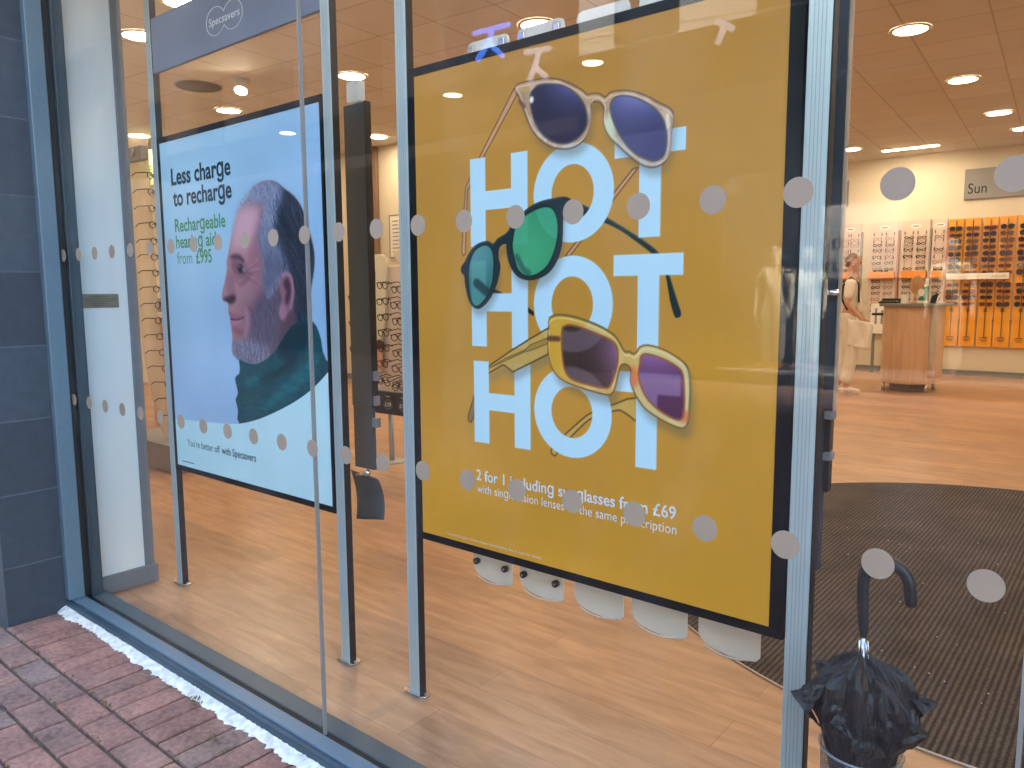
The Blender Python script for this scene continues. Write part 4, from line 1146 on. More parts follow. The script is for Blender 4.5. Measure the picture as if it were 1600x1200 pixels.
# folded cloth: eight flaps; an outer skin that rises from the bin to ragged corners, then tucks in to the runner
nt_ = 160; tips = [(.125, .505), (.10, .53), (.118, .50), (.105, .535), (.128, .515), (.108, .525), (.118, .50), (.135, .53)]
rows = [(.03, .012, .1), (.20, .040, .25), (.36, .055, .35), (.42, .070, .4), (.47, .088, .6), (.50, .102, .85), (1, 1, 1), (.552, .088, .9), (.572, .058, .8), (.586, .028, .5), (.60, .012, .1)]
vs = []
for ri, (z_, r_, am) in enumerate(rows):
    for k in range(nt_):
        th = 2 * math.pi * k / nt_; ph = th / (2 * math.pi) * 8
        i0 = int(ph) % 8; f_ = ph - int(ph); peak = abs(f_ - .5) * 2            # 1 at a corner, 0 in a fold
        tr_, tz_ = tips[i0] if f_ < .5 else tips[(i0 + 1) % 8]
        wob = .06 * math.sin(th * 13 + ri * 1.9) + .05 * math.sin(th * 29 + ri * 3.1)
        if z_ == 1:
            rr = (tr_ * .82) * (.72 + .42 * peak ** 2.2) * (1 + wob * .6); zz = tz_ - .02 + .012 * wob * 8 - .03 * (1 - peak) + .012 * math.sin(th * 5)
        else:
            rr = r_ * (1 - .28 * am * (1 - peak) + .16 * am * peak ** 3 + wob * am); zz = z_ + (.012 * math.sin(th * 7 + ri) + .006 * math.sin(th * 17)) * am
            if ri > 6: zz += .012 * math.sin(th * 3 + 1)
        c_ = axis(zz)
        sq = .085 / max(.085, rr) if z_ < .40 else 1
        rr = min(rr, .062) if z_ < .41 else rr
        vs.append((c_.x + rr * math.cos(th + .25), c_.y + rr * math.sin(th + .25) * .86, zz))
fs = [(i * nt_ + k, i * nt_ + (k + 1) % nt_, (i + 1) * nt_ + (k + 1) % nt_, (i + 1) * nt_ + k) for i in range(len(rows) - 1) for k in range(nt_)]
o = MB().add(vs, fs).build('canopy', M['nylon'], t, False, subsurf=1)
tex = bpy.data.textures.new('crumple', 'CLOUDS'); tex.noise_scale = .022; tex.noise_depth = 3
md = o.modifiers.new('crumple', 'DISPLACE'); md.texture = tex; md.strength = .016; md.mid_level = .5; md.texture_coords = 'LOCAL'
# hanging corners of cloth that stand off the bundle
b = MB()
for th, r_, z_, l_, wd in ((3.55, .118, .505, .07, .055), (-.25, .112, .495, .075, .06), (.35, .115, .53, .05, .04), (2.7, .1, .54, .045, .04), (-1.2, .1, .47, .07, .06), (4.4, .09, .49, .08, .06)):
    c_ = axis(z_); u_ = Vector((math.cos(th), math.sin(th) * .86, 0)); s_ = Vector((-math.sin(th), math.cos(th), 0))
    p_tip = c_ + u_ * (r_ + .022); p_in = c_ + u_ * (r_ - .05) + Vector((0, 0, .028))
    b.add([p_tip, c_ + u_ * (r_ - .012) + s_ * wd * .5 - Vector((0, 0, .03)), c_ + u_ * (r_ - .042) - Vector((0, 0, l_)), c_ + u_ * (r_ - .01) - s_ * wd * .5 - Vector((0, 0, .022)), p_in],
          [(0, 1, 2), (0, 2, 3), (0, 4, 1), (0, 3, 4)])
o = b.build('flap', M['nylon'], t, thick=.0015, subsurf=3)
o.modifiers['subdivision'].subdivision_type = 'SIMPLE'
md = o.modifiers.new('crumple', 'DISPLACE'); md.texture = tex; md.strength = .02; md.mid_level = .5; md.texture_coords = 'LOCAL'
b = MB(); b.tube([axis(.03), axis(.66)], .0045, 10); b.build('shaft', M['chrome'], t, True)
b = MB()
for k in range(8):
    a = k * math.pi / 4
    c_ = axis(.60); b.tube([c_ + Vector((.011 * math.cos(a), .011 * math.sin(a), 0)), axis(.635) + Vector((.008 * math.cos(a), .008 * math.sin(a), 0))], .0014, 5)
b.build('ribs', M['chrome'], t, True)
hx, hy = axis(.64).x, axis(.64).y
hp = [(hx, hy, .635), (hx - .003, hy, .68), (hx - .006, hy, .72), (hx - .007, hy, .752)]
hp += [(hx + .036 - .043 * math.cos(a), hy + .002, .762 + .047 * math.sin(a)) for a in np.linspace(.12, math.pi - .05, 14)]
hp += [(hx + .081, hy + .002, .742), (hx + .083, hy + .002, .725)]
b = MB(); b.tube(hp, [.0085, .0105, .012, .0125] + [.0125] * 14 + [.0125, .0115], 14); b.build('handle', M['handle'], t, True, subsurf=1)


def rib_mat():
    m, nt, p, out = nodes_of('ribbed_carpet')
    tc = N(nt, 'ShaderNodeTexCoord'); mp = N(nt, 'ShaderNodeMapping'); mp.inputs['Rotation'].default_value = (0, 0, R(0))
    nt.links.new(tc.outputs['Object'], mp.inputs['Vector'])
    wv = N(nt, 'ShaderNodeTexWave'); wv.wave_type = 'BANDS'; wv.bands_direction = 'X'; wv.inputs['Scale'].default_value = 15.7; wv.inputs['Distortion'].default_value = 1.2
    wv.inputs['Detail'].default_value = 2; wv.inputs['Detail Scale'].default_value = 5
    nt.links.new(mp.outputs[0], wv.inputs['Vector'])
    rp = N(nt, 'ShaderNodeValToRGB'); rp.color_ramp.elements[0].color = (.020, .016, .014, 1); rp.color_ramp.elements[1].color = (.082, .064, .054, 1)
    rp.color_ramp.elements[0].position = .3; rp.color_ramp.elements[1].position = .7
    nt.links.new(wv.outputs['Fac'], rp.inputs['Fac'])
    nz = N(nt, 'ShaderNodeTexNoise'); nz.inputs['Scale'].default_value = 95; nz.inputs['Detail'].default_value = 4; nt.links.new(tc.outputs['Object'], nz.inputs['Vector'])
    n3 = N(nt, 'ShaderNodeTexNoise'); n3.inputs['Scale'].default_value = 3.5; n3.inputs['Detail'].default_value = 4; nt.links.new(tc.outputs['Object'], n3.inputs['Vector'])
    ad = N(nt, 'ShaderNodeMath', operation='ADD'); nt.links.new(nz.outputs['Fac'], ad.inputs[0]); nt.links.new(n3.outputs['Fac'], ad.inputs[1])
    mr = N(nt, 'ShaderNodeMapRange'); mr.inputs['From Min'].default_value = .6; mr.inputs['From Max'].default_value = 1.4; mr.inputs['To Min'].default_value = .3; mr.inputs['To Max'].default_value = 1.8
    nt.links.new(ad.outputs[0], mr.inputs['Value'])
    mu = N(nt, 'ShaderNodeMixRGB', blend_type='MULTIPLY'); mu.inputs['Fac'].default_value = 1
    nt.links.new(rp.outputs['Color'], mu.inputs['Color1']); nt.links.new(mr.outputs[0], mu.inputs['Color2']); nt.links.new(mu.outputs['Color'], p.inputs['Base Color'])
    p.inputs['Roughness'].default_value = .95
    bm = N(nt, 'ShaderNodeBump'); bm.inputs['Strength'].default_value = .8; bm.inputs['Distance'].default_value = .004
    nt.links.new(wv.outputs['Fac'], bm.inputs['Height']); nt.links.new(bm.outputs['Normal'], p.inputs['Normal'])
    return m


MCX, MCY, MR = .2, 2.92, 1.835
t = thing('entrance_mat', 'large round dark ribbed entrance mat on the wooden floor', 'mat', (MCX, MCY, 0))
b = MB(); b.lathe([(MR, .001), (MR - .002, .008), (.001, .008)], MCX, MCY, 160); b.build('carpet', rib_mat(), t)
b = MB(); b.tube([(MCX + MR * math.cos(a), MCY + MR * math.sin(a), .004) for a in np.linspace(0, 2 * math.pi, 160, endpoint=False)], .004, 6, True)
b.build('edging', pm('pale_edging', (.55, .48, .40), .4), t, True)
b = MB()
for _ in range(60):
    b.ball((rng.uniform(-.8, .6), rng.uniform(1.3, 3.5), .009), (rng.uniform(.001, .0035), .002, .0012), 5, 4)
o = b.build('crumbs', M['print_white']); o['kind'] = 'stuff'; tag(o, 'pale crumbs and lint scattered on the ribbed mat', 'crumbs')

# ================================================================== things in the shop
# --- spectacles: one pattern for worn-open frames on the near stands (front rim faces -y, arms run to +y)
def spectacles(name, label, cat, group, mat, lens=None, fold=False, w=.138, parts=True):
    t = thing(name, label, cat, (0, 0, 0), group)
    b = MB(); r_ = .0036
    for s_ in (-1, 1):
        c_ = s_ * w * .255
        b.tube([(c_ + w * .2 * math.cos(a) * (1 + .06 * math.cos(2 * a)), .004 * abs(math.cos(a)), w * .155 * math.sin(a) - (.006 if math.sin(a) < 0 else 0)) for a in np.linspace(0, 2 * math.pi, 16, endpoint=False)], r_, 5, True)
        b.tube([(c_ + s_ * w * .2, .002, .012), (s_ * w * .5, .006, .014)], r_, 5)
    b.tube([(-w * .06, 0, .008), (0, -.002, .013), (w * .06, 0, .008)], r_, 5)
    b.build('rim', mat, t, True)
    for s_ in (-1, 1):
        b = MB(); b.tube([(s_ * w * .5, .006, .014), (s_ * w * .49, .10, .013), (s_ * w * .46, .138, -.008)], [.0038, .0036, .0036], 5)
        b.build('arm', mat, t, True)
    if lens:
        for s_ in (-1, 1):
            c_ = s_ * w * .255
            b = MB(); b.prism([(c_ + w * .195 * math.cos(a), w * .15 * math.sin(a)) for a in np.linspace(0, 2 * math.pi, 16, endpoint=False)], .001, .002)
            b.build('lens', lens, t)
    return t


def sunglasses_one(name, mat, kx=1.0, kz=1.0):
    """small solid pair for the far wall: two dark lenses, brow bar and bridge, arms folded behind"""
    b = MB(); w = .145
    for s_ in (-1, 1):
        c_ = s_ * w * .26
        b.prism([(c_ + kx * w * .215 * math.copysign(abs(math.cos(a)) ** .8, math.cos(a)), kz * w * .17 * math.copysign(abs(math.sin(a)) ** .8, math.sin(a))) for a in np.linspace(0, 2 * math.pi, 18, endpoint=False)], -.006, .002)
        b.box(min(s_ * w * .44, s_ * w * .5), max(s_ * w * .44, s_ * w * .5), -.006, .05, .006, .014)
    b.box(-w * .07, w * .07, -.006, 0, .004, .010)
    b.box(-w * .46, w * .46, .046, .05, -.002, .006)
    return b.build(name, mat)


# --- back wall: orange sunglasses boards
M['lens_red'] = pm('wine_red_lens', (.10, .012, .018), .1, 0, coat=.6); M['lens_black'] = pm('black_lens', (.012, .010, .012), .1, 0, coat=.6); M['lens_amber'] = pm('amber_lens', (.12, .04, .01), .12, 0, coat=.5)
YW = YB - .045
orange = [(-2.020, -1.822), (-1.802, -1.588), (-1.563, -1.362), (-1.346, -1.134), (-1.112, -.900), (-.880, -.668)]
which = ('first orange sunglasses board from the left, nearest the counter', 'second orange sunglasses board from the left', 'third orange sunglasses board from the left', 'fourth orange sunglasses board from the left', 'fifth orange sunglasses board from the left, cut by the edge of the photo', 'sixth orange sunglasses board, outside the photo')
sg0 = None; sgp = {}; egp = {}
SGV = [(M['lens_brown'], 1.0, 1.0), (M['lens_red'], 1.04, .82), (M['lens_black'], .94, 1.15), (M['lens_brown'], 1.05, 1.2), (M['lens_amber'], .98, .95)]
rows_z = [2.275 - .0965 * i for i in range(8)] + [1.415 - .098 * i for i in range(4)]
M['lens_specks'] = M['lens_brown']
for i, (a_, c_) in enumerate(orange):
    t = thing('sunglasses_board', 'tall ' + which[i], 'display board', ((a_ + c_) / 2, YW, .46), 'orange boards on the back wall')
    MB().box(a_, c_, YW, YW + .03, .46, 2.43).build('panel', M['orange_panel'], t, bevel=.003)
    cx = (a_ + c_) / 2
    b = MB(); b.tube([(cx, YW - .012, .62), (cx, YW - .012, 2.40)], .0065, 6); b.box(cx - .05, cx + .05, YW - .012, YW - .002, .60, .612)
    b.box(cx - .02, cx + .02, YW - .016, YW - .002, 1.0, 1.05)
    b.build('rod', M['rod'], t)
    b = MB(); b.box(cx - .055, cx + .05, YW - .003, YW - .001, .565, .573); b.box(cx - .035, cx + .035, YW - .003, YW - .001, .545, .552)
    b.build('caption', M['rod'], t)
    b = MB(); b.tube([(c_ + .008, YW - .012, .875), (c_ + .008, YW + .02, .875)], .012, 10); b.build('fixing', M['chrome'], t, True)
    for k, z_ in enumerate(rows_z):
        v_ = rng.randrange(len(SGV))
        if v_ not in sgp:
            o = sgp[v_] = sunglasses_one('sunglasses', *SGV[v_])
            tag(o, 'pair of dark sunglasses on an orange board on the back wall', 'sunglasses', 'dark sunglasses on the orange boards'); sg0 = sg0 or o
        else:
            o = sgp[v_].copy(); COL.objects.link(o)
        o.location = (cx + rng.uniform(-.006, .006), YW - .03, z_ + rng.uniform(-.004, .004)); s_ = rng.uniform(1.16, 1.3); o.scale = (s_, 1, s_ * rng.uniform(.95, 1.2))
        o.rotation_euler = (0, rng.uniform(-.04, .04), rng.uniform(-.12, .12))
t = thing('shelf_label', 'long white label strip across the orange sunglasses boards', 'label', (-1.6, YW - .08, 1.5))
MB().box(-2.005, -1.175, YW - .10, YW - .012, 1.497, 1.59).build('strip', M['print_white'], t, bevel=.003)
b = MB(); b.box(-1.95, -1.55, YW - .1008, YW - .1002, 1.535, 1.545); b.box(-1.40, -1.2, YW - .1008, YW - .1002, 1.52, 1.56)
b.build('caption', M['pale_panel'], t)

# --- back wall: pale spectacle boards
pale = [(-3.66, -3.32), (-3.163, -2.753), (-2.696, -2.288), (-2.253, -2.047)]
names = ('pale spectacles board at the left, behind the person in white', 'pale spectacles board with two columns, left of the counter', 'pale spectacles board with two columns, right behind the counter', 'narrow pale spectacles board beside the orange boards')
M['frame_rose'] = pm('rose_spectacle_frame', (.34, .13, .11), .3)
for i, (a_, c_) in enumerate(pale):
    t = thing('spectacles_board', names[i], 'display board', ((a_ + c_) / 2, YW, .9), 'pale boards on the back wall')
    MB().box(a_, c_, YW, YW + .03, .62, 2.45).build('panel', M['pale_panel'], t, bevel=.003)
    cx = (a_ + c_) / 2
    b = MB(); b.prism([(cx + .075 * math.cos(q), 2.352 + .034 * math.sin(q)) for q in np.linspace(0, 2 * math.pi, 20, endpoint=False)], YW - .004, YW - .0005)
    bd = b.build('badge', M['print_white'], t)
    b = MB(); b.box(cx - .045, cx + .045, YW - .005, YW - .0042, 2.345, 2.36); b.build('caption', M['rod'], bd)
    MB().box(c_ + .004, c_ + .03, YW - .02, YW + .03, .62, 2.3).build('side_strip', pm('reddish_strip', (.45, .20, .15), .5) if i in (1, 3) else M['sign_grey'], t)
    cols = (cx - (c_ - a_) * .23, cx + (c_ - a_) * .23) if c_ - a_ > .25 else (cx,)
    b = MB()
    for q in cols:
        for d in (-.055, .055):
            b.box(q + d - .004, q + d + .004, YW - .006, YW - .0005, .75, 2.26)
    b.build('rail', pm('translucent_rail', (.55, .42, .38), .4), t)
    b = MB()
    for q in cols:
        for d in (-.06, .06):
            for k in range(4): b.box(q + d - .006, q + d + .006, YW - .012, YW - .0065, 2.23 - k * .13, 2.275 - k * .13)
    b.build('hook', M['frame_brown'], t)
    MB().box(a_ + .01, c_ - .01, YW - .09, YW - .007, 1.53, 1.64).build('shelf', pm('orange_shelf', (.78, .30, .06), .45), t, bevel=.003)
    for q in cols:
        for k in range(13):
            z_ = 2.17 - k * .098
            if abs(z_ - 1.585) < .06: continue
            if rng.random() < .07: continue
            v_ = rng.randrange(4)
            if v_ not in egp:
                b = MB(); w = .135; kz = (.15, .12, .165, .135)[v_]
                for s_ in (-1, 1):
                    c1_ = s_ * w * .26
                    b.tube([(c1_ + w * .2 * math.cos(e), 0, w * kz * math.sin(e)) for e in np.linspace(0, 2 * math.pi, 12, endpoint=False)], (.0042, .0055, .0034, .005)[v_], 4, True)
                    b.box(min(s_ * w * .45, s_ * w * .5), max(s_ * w * .45, s_ * w * .5), 0, .05, .006, .014)
                b.box(-w * .06, w * .06, -.003, .003, .004, .011)
                o = egp[v_] = b.build('spectacles', (M['frame_brown'], M['frame_black'], M['frame_rose'], M['frame_brown'])[v_])
                tag(o, 'pair of clear spectacles on a pale board on the back wall', 'spectacles', 'spectacles on the pale boards')
            else:
                o = egp[v_].copy(); COL.objects.link(o)
            o.location = (q + rng.uniform(-.006, .006), YW - .03, z_ + rng.uniform(-.005, .005)); o.rotation_euler = (0, rng.uniform(-.05, .05), rng.uniform(-.1, .1))
for k, (q, z_) in enumerate(((-3.02, 1.66), (-2.93, 1.655), (-2.14, 1.655))):
    o = sg0.copy(); COL.objects.link(o); o.location = (q, YW - .05, z_ - .01); o.scale = (1, 1, 1); o.rotation_euler = (0, 0, .2)
    tag(o, 'pair of dark sunglasses lying on an orange shelf of a pale board', 'sunglasses', 'dark sunglasses on the orange shelves')
# grey name plates high on the back wall
t = thing('wall_sign', 'grey sign plate reading Sun, high on the back wall', 'sign', (-1.3, YB - .03, 2.7))
MB().box(-1.853, -.95, YB - .04, YB - .002, 2.715, 3.17).build('plate', M['sign_grey'], t, bevel=.004)
text_mesh('lettering', 'Sun', -1.80, -1.55, 2.80, .155, YB - .0415, t, M['ink'], .004)
t = thing('wall_sign', 'blank pale grey sign plate, high on the back wall behind the dark panel', 'sign', (-3.8, YB - .03, 2.74))
MB().box(-4.4, -3.575, YB - .03, YB - .002, 2.745, 3.16).build('plate', pm('pale_sign_plate', (.42, .42, .41), .4), t)
MB().box(-3.574, -3.558, YB - .035, YB - .002, 2.735, 3.17).build('edge', M['sign_grey'], t)

# --- counter
t = thing('counter', 'rounded wooden service counter with a grey top, in front of the back wall', 'counter', (-1.97, 9.95, 0))
cx, cy = -1.98, 10.12
arc = [(cx + .345 * math.cos(a), cy + .42 * math.sin(a)) for a in np.linspace(math.pi, 2 * math.pi, 36)]
arc_b = [(cx - .345, cy + .3)]
b = MB(); b.prism(arc + [(cx + .345, cy + .3), (cx - .345, cy + .3)], .11, 1.125, 'z'); b.build('body', M['desk_wood'], t, bevel=.004)
top = [(cx + (.40 + .03 * (math.cos(a) > 0)) * math.cos(a), cy + .47 * math.sin(a)) for a in np.linspace(math.pi, 2 * math.pi, 40)]
b = MB(); b.prism(top + [(cx + .43, cy + .36), (cx - .40, cy + .36)], 1.1255, 1.168, 'z'); b.build('worktop', M['grey_sheet'], t, bevel=.005)
MB().box(cx + .19, cx + .352, cy - .262, cy - .235, .2, 1.124).build('side_panel', pm('pale_side_panel', (.42, .33, .27), .4, 0, .1, 4, (1, 1, .3)), t, bevel=.003)
MB().box(cx - .47, cx - .33, cy - .15, cy + .12, 1.0, 1.03).build('tray', M['black_plastic'], t, bevel=.003)
b = MB(); b.prism([(cx + .24 * math.cos(a), cy + .02 + .27 * math.sin(a)) for a in np.linspace(math.pi, 2 * math.pi, 24)], .002, .109, 'z'); b.build('plinth', M['sign_grey'], t)
for dx, dy in ((-.26, -.24), (.26, -.24), (-.26, .22), (.26, .22)):
    b = MB(); b.tube([(cx + dx, cy + dy, .001), (cx + dx, cy + dy, .1095)], .022, 14); b.build('leg', M['chrome'], t, True)
# things standing on it
zt = 1.1685
t = thing('hand_mirror', 'round tan backed mirror on a short stand on the counter', 'mirror', (-1.90, 9.86, zt))
b = MB(); b.ball((-1.89, 9.88, zt + .235), (.085, .014, .125), 20, 12); b.build('mirror_back', M['tan_wood'], t, True)
b = MB(); b.tube([(-1.91, 9.875, zt + .02), (-1.9, 9.88, zt + .13)], .016, 8); b.lathe([(.06, zt), (.06, zt + .012), (.02, zt + .03)], -1.91, 9.875, 20); b.build('stand', M['tan_wood'], t, True)
t = thing('display_card', 'green and white leaning display card on the counter', 'card', (-1.80, 9.80, zt))
b = MB(); b.prism([(-1.86, zt), (-1.74, zt), (-1.735, zt + .22), (-1.775, zt + .22), (-1.80, zt + .20)], 9.80, 9.81); b.build('board', pm('green_card', (.01, .17, .06), .5), t)
b = MB(); b.prism([(-1.775, zt + .2205), (-1.735, zt + .2205), (-1.738, zt + .32), (-1.77, zt + .32)], 9.80, 9.81)
b.box(-1.862, -1.738, 9.7985, 9.7997, zt + .002, zt + .035); b.build('white_band', M['print_white'], t)
b = MB(); b.prism([(-1.80 + .04 * math.cos(a) - .02, zt + .14 + .05 * math.sin(a)) for a in np.linspace(0, 2 * math.pi, 18, endpoint=False)], 9.7985, 9.7996); b.build('badge', M['print_white'], t)
t = thing('paper_box', 'small white box on the counter beside the tan mirror', 'box', (-2.02, 9.86, zt))
MB().box(-2.06, -1.985, 9.84, 9.90, zt, zt + .11).build('carton', M['print_white'], t, bevel=.002)
MB().box(-2.061, -1.984, 9.838, 9.902, zt + .111, zt + .117).build('lid', M['pale_panel'], t)
t = thing('pen_box', 'black angular holder on the right of the counter', 'holder', (-1.68, 9.86, zt))
b = MB(); b.prism([(-1.72, zt), (-1.655, zt), (-1.62, zt + .13), (-1.70, zt + .10)], 9.83, 9.90); b.build('shell', M['black_plastic'], t)
b = MB(); b.tube([(-1.66, 9.86, zt + .105), (-1.63, 9.86, zt + .19)], .006, 6); b.build('pen', M['chrome'], t)
t = thing('leaflet_holder', 'low black leaflet tray at the left of the counter', 'tray', (-2.22, 9.90, zt))
b = MB(); b.box(-2.33, -2.10, 9.80, 9.98, zt, zt + .02); b.box(-2.33, -2.10, 9.98, 9.99, zt, zt + .06); b.build('tray', M['black_plastic'], t)
MB().box(-2.31, -2.12, 9.82, 9.97, zt + .0205, zt + .034).build('leaflets', pm('green_leaflets', (.12, .17, .10), .5), t)
# white stand of leaflets low at the wall, between person and counter
t = thing('low_stand', 'white low stand against the back wall, left of the counter', 'stand', (-2.8, 12.2, 0))
MB().box(-3.02, -2.45, 12.1, 12.16, .64, 1.12).build('board', M['print_white'], t, bevel=.004)
b = MB()
for k in range(6): b.box(-2.95 + k * .09, -2.92 + k * .09, 12.094, 12.0995, .8, 1.05 - .03 * (k % 2))
b.build('leaflet', M['sign_grey'], t)
for x_ in (-2.98, -2.49):
    MB().box(x_ - .02, x_ + .02, 12.1605, 12.2, .0, 1.0).build('leg', M['grey_trim'], t)

# --- display of spectacles at the far left, seen past the pillar
t = thing('plinth', 'low grey plinth on the wooden floor behind the pillar', 'plinth', (-5.4, 1.6, 0))
MB().box(-5.95, -5.07, 1.44, 1.95, .0, .20).build('block', M['grey_sheet'], t, bevel=.004)
MB().box(-5.96, -5.06, 1.43, 1.96, .2005, .215).build('top_board', M['grey_trim'], t, bevel=.003)
t = thing('acrylic_stand', 'tall frosted curved display strip hung with spectacles behind the pillar', 'display stand', (-5.5, 1.6, .216))


def strip_x(z):
    return -5.62 + .30 * max(0, (1.25 - z) / 1.05) ** 2.0


b = MB(); b.grid(lambda u, v: (strip_x(.216 + 2.33 * v) - .13 + .25 * u, 1.56 + .03 * u, .216 + 2.33 * v), 2, 26); b.build('sheet', M['clear_acrylic'], t, True, thick=.006)
MB().box(-5.75, -5.51, 1.535, 1.60, 2.36, 2.47).build('head_block', M['grey_trim'], t, bevel=.01)
b = MB(); b.tube([(-5.63, 1.534, 2.42), (-5.63, 1.52, 2.42)], .03, 14); b.build('knob', M['sign_grey'], t)
sp0 = None
for k in range(16):
    z_ = 2.24 - k * .122
    if sp0 is None:
        sp0 = spectacles('spectacles', 'open dark spectacles hung on the frosted strip behind the pillar', 'spectacles', 'spectacles on the frosted strip', M['frame_black']); o = sp0
    else:
        o = copy_tree(sp0)
    o.location = (strip_x(z_) + .155, 1.60, z_); o.rotation_euler = (rng.uniform(-.04, .04), rng.uniform(-.05, .05), R(114) + rng.uniform(-.12, .12))
t = thing('wood_cabinet', 'wooden wall cabinet with a pale shelf, half hidden by the portrait poster', 'cabinet', (-7.5, 2.6, 0))
MB().box(-7.7, -6.9, 2.55, 3.1, .0, 1.10).build('carcass', M['tan_wood'], t, bevel=.003)
MB().box(-7.75, -6.85, 2.5, 3.1, 1.101, 1.16).build('shelf', M['cream_wall'], t, bevel=.004)
MB().box(-7.5, -7.36, 2.6, 2.7, 1.1605, 2.15).build('upright', M['tan_wood'], t, bevel=.003)
MB().box(-7.28, -6.9, 2.7, 2.72, 1.1605, 2.15).build('back_panel', M['tan_wood'], t)
b = MB(); b.box(-7.66, -7.56, 2.56, 2.66, 1.1605, 1.30); b.build('desk_box', M['sign_grey'], t, bevel=.004)
t = thing('hanging_sign', 'pale green hanging sign with the letters olle, under the ceiling at the far left', 'sign', (-10.6, 4.0, 3.0))
MB().box(-11.1, -9.9, 3.98, 4.0, 2.86, 3.34).build('board', pm('pale_green_sign', (.56, .66, .46), .5), t)
text_mesh('lettering', 'olle', -10.76, -10.36, 3.0, .2, 3.978, t, M['ink_green'], .0)
for x_ in (-11.0, -10.0):
    b = MB(); b.tube([(x_, 3.99, 3.3405), (x_, 3.99, 3.468)], .004, 6); b.build('wire', M['alu_dark'], t)

# --- the stand between the posters
t = thing('spectacles_stand', 'curved cream display stand with spectacles and black price band, seen between the posters', 'display stand', (-4.0, 2.7, 0))
ys = 2.7
MB().box(-4.40, -3.40, ys, ys + .03, .405, 1.55).build('board', M['pale_panel'], t, bevel=.01)
b = MB()
out_ = [(-4.40, 1.64), (-4.12, 1.64), (-4.07, 1.62), (-4.06, 1.58), (-4.065, 1.3), (-4.09, 1.1), (-4.14, .95), (-4.20, .82), (-4.40, .82), (-4.40, .90), (-4.27, .95), (-4.21, 1.10), (-4.185, 1.3), (-4.18, 1.52), (-4.40, 1.52)]
b.prism(out_, ys - .03, ys - .0005); b.build('arch', M['cream_wall'], t, bevel=.004)
b = MB(); b.prism([(-3.96, 1.66), (-3.40, 1.66), (-3.40, 1.56), (-3.90, 1.56), (-3.97, 1.62)], ys - .03, ys - .0005); b.build('arch', M['cream_wall'], t, bevel=.004)
b = MB(); b.box(-4.40, -4.19, ys - .006, ys - .0008, 1.36, 1.515); b.box(-3.9, -3.42, ys - .006, ys - .0008, 1.33, 1.555); b.build('header', M['black_plastic'], t)
b = MB(); b.box(-4.405, -3.395, ys - .03, ys - .0007, .40, .575); hd = b.build('price_band', M['black_plastic'], t)
for k, (px_, tx) in enumerate(((-4.245, '\u00a399'), (-4.07, '\u00a3129'), (-3.90, '\u00a3129'), (-3.73, '\u00a3129'))):
    text_mesh('lettering', tx, px_ - .035, px_ + .035, .462, .032, ys - .0308, hd, M['print_white'], .01)
    MB().tube([(px_ + .048 * math.cos(a), ys - .0306, .478 + .036 * math.sin(a)) for a in np.linspace(0, 2 * math.pi, 20, endpoint=False)], .0015, 4, True).build('price_ring', M['sign_grey'], hd)
    text_mesh('lettering', 'from', px_ - .022, px_ + .022, .535, .014, ys - .0308, hd, M['print_white'], .0)
# small printed face on the board
b = MB(); b.prism([(-4.17 + .055 * math.cos(a), .83 + .085 * math.sin(a)) for a in np.linspace(0, 2 * math.pi, 24, endpoint=False)], ys - .034, ys - .031); fc = b.build('printed_face', pm('printed_skin', (.60, .33, .24), .5), t)
b = MB(); b.prism([(-4.24, .88), (-4.21, .95), (-4.15, .985), (-4.09, .96), (-4.085, .90), (-4.12, .915), (-4.17, .905), (-4.21, .90)], ys - .037, ys - .0345); b.build('printed_hair', pm('printed_hair', (.06, .02, .015), .5), fc)
for x_ in (-4.13, -3.55):
    b = MB(); b.tube([(x_, ys + .05, .012), (x_, ys + .05, .41)], .022, 12); lg = b.build('leg', M['alu_dark'], t, True)
    MB().lathe([(.11, .001), (.11, .010), (.03, .014)], x_, ys + .05, 24).build('foot', M['alu_dark'], lg)
first = None
for j in range(4):
    for k in range(7):
        z_ = 1.40 - k * .118 - .03 * (j % 2); x_ = -3.97 + j * .16
        if k > 4 and j == 0: x_ -= .02
        if first is None:
            first = spectacles('spectacles', 'open black spectacles on the cream stand between the posters', 'spectacles', 'spectacles on the cream stand', M['frame_black']); o = first
        else:
            o = copy_tree(first)
        o.location = (x_, ys - .15, z_); o.rotation_euler = (R(8), rng.uniform(-.08, .08), rng.uniform(-.15, .15))
for k in range(6):
    o = copy_tree(first); o.location = (-4.30 + .02 * (k % 2), ys - .12, 1.30 - k * .10); o.rotation_euler = (R(18), 0, R(38) + rng.uniform(-.1, .1))
for k in range(3):
    o = copy_tree(first); o.location = (-4.17 + k * .165, ys - .13, .70 - .03 * k); o.rotation_euler = (R(14), rng.uniform(-.2, .2), rng.uniform(-.2, .2))
t = thing('pole', 'brown vertical pole on the cream wall between the posters', 'pole', (-8.45, 6.36, 0))
MB().box(-8.50, -8.40, 6.33, 6.39, .0, H - .01).build('shaft', pm('brown_pole', (.24, .15, .10), .45), t, bevel=.006)
MB().box(-8.515, -8.385, 6.325, 6.3945, .001, .12).build('base_shoe', M['grey_trim'], t, bevel=.004)
t = thing('notice', 'small white framed notice on the cream wall between the posters', 'notice', (-8.05, 6.38, 1.9))
MB().box(-8.18, -7.82, 6.385, 6.398, 1.86, 2.46).build('sheet', M['print_white'], t)
b = MB(); b.box(-8.19, -8.172, 6.38, 6.3985, 1.85, 2.47); b.box(-7.828, -7.81, 6.38, 6.3985, 1.85, 2.47); b.box(-8.171, -7.829, 6.38, 6.3985, 2.455, 2.47); b.box(-8.171, -7.829, 6.38, 6.3985, 1.85, 1.865)
b.build('frame', M['sign_grey'], t)
b = MB()
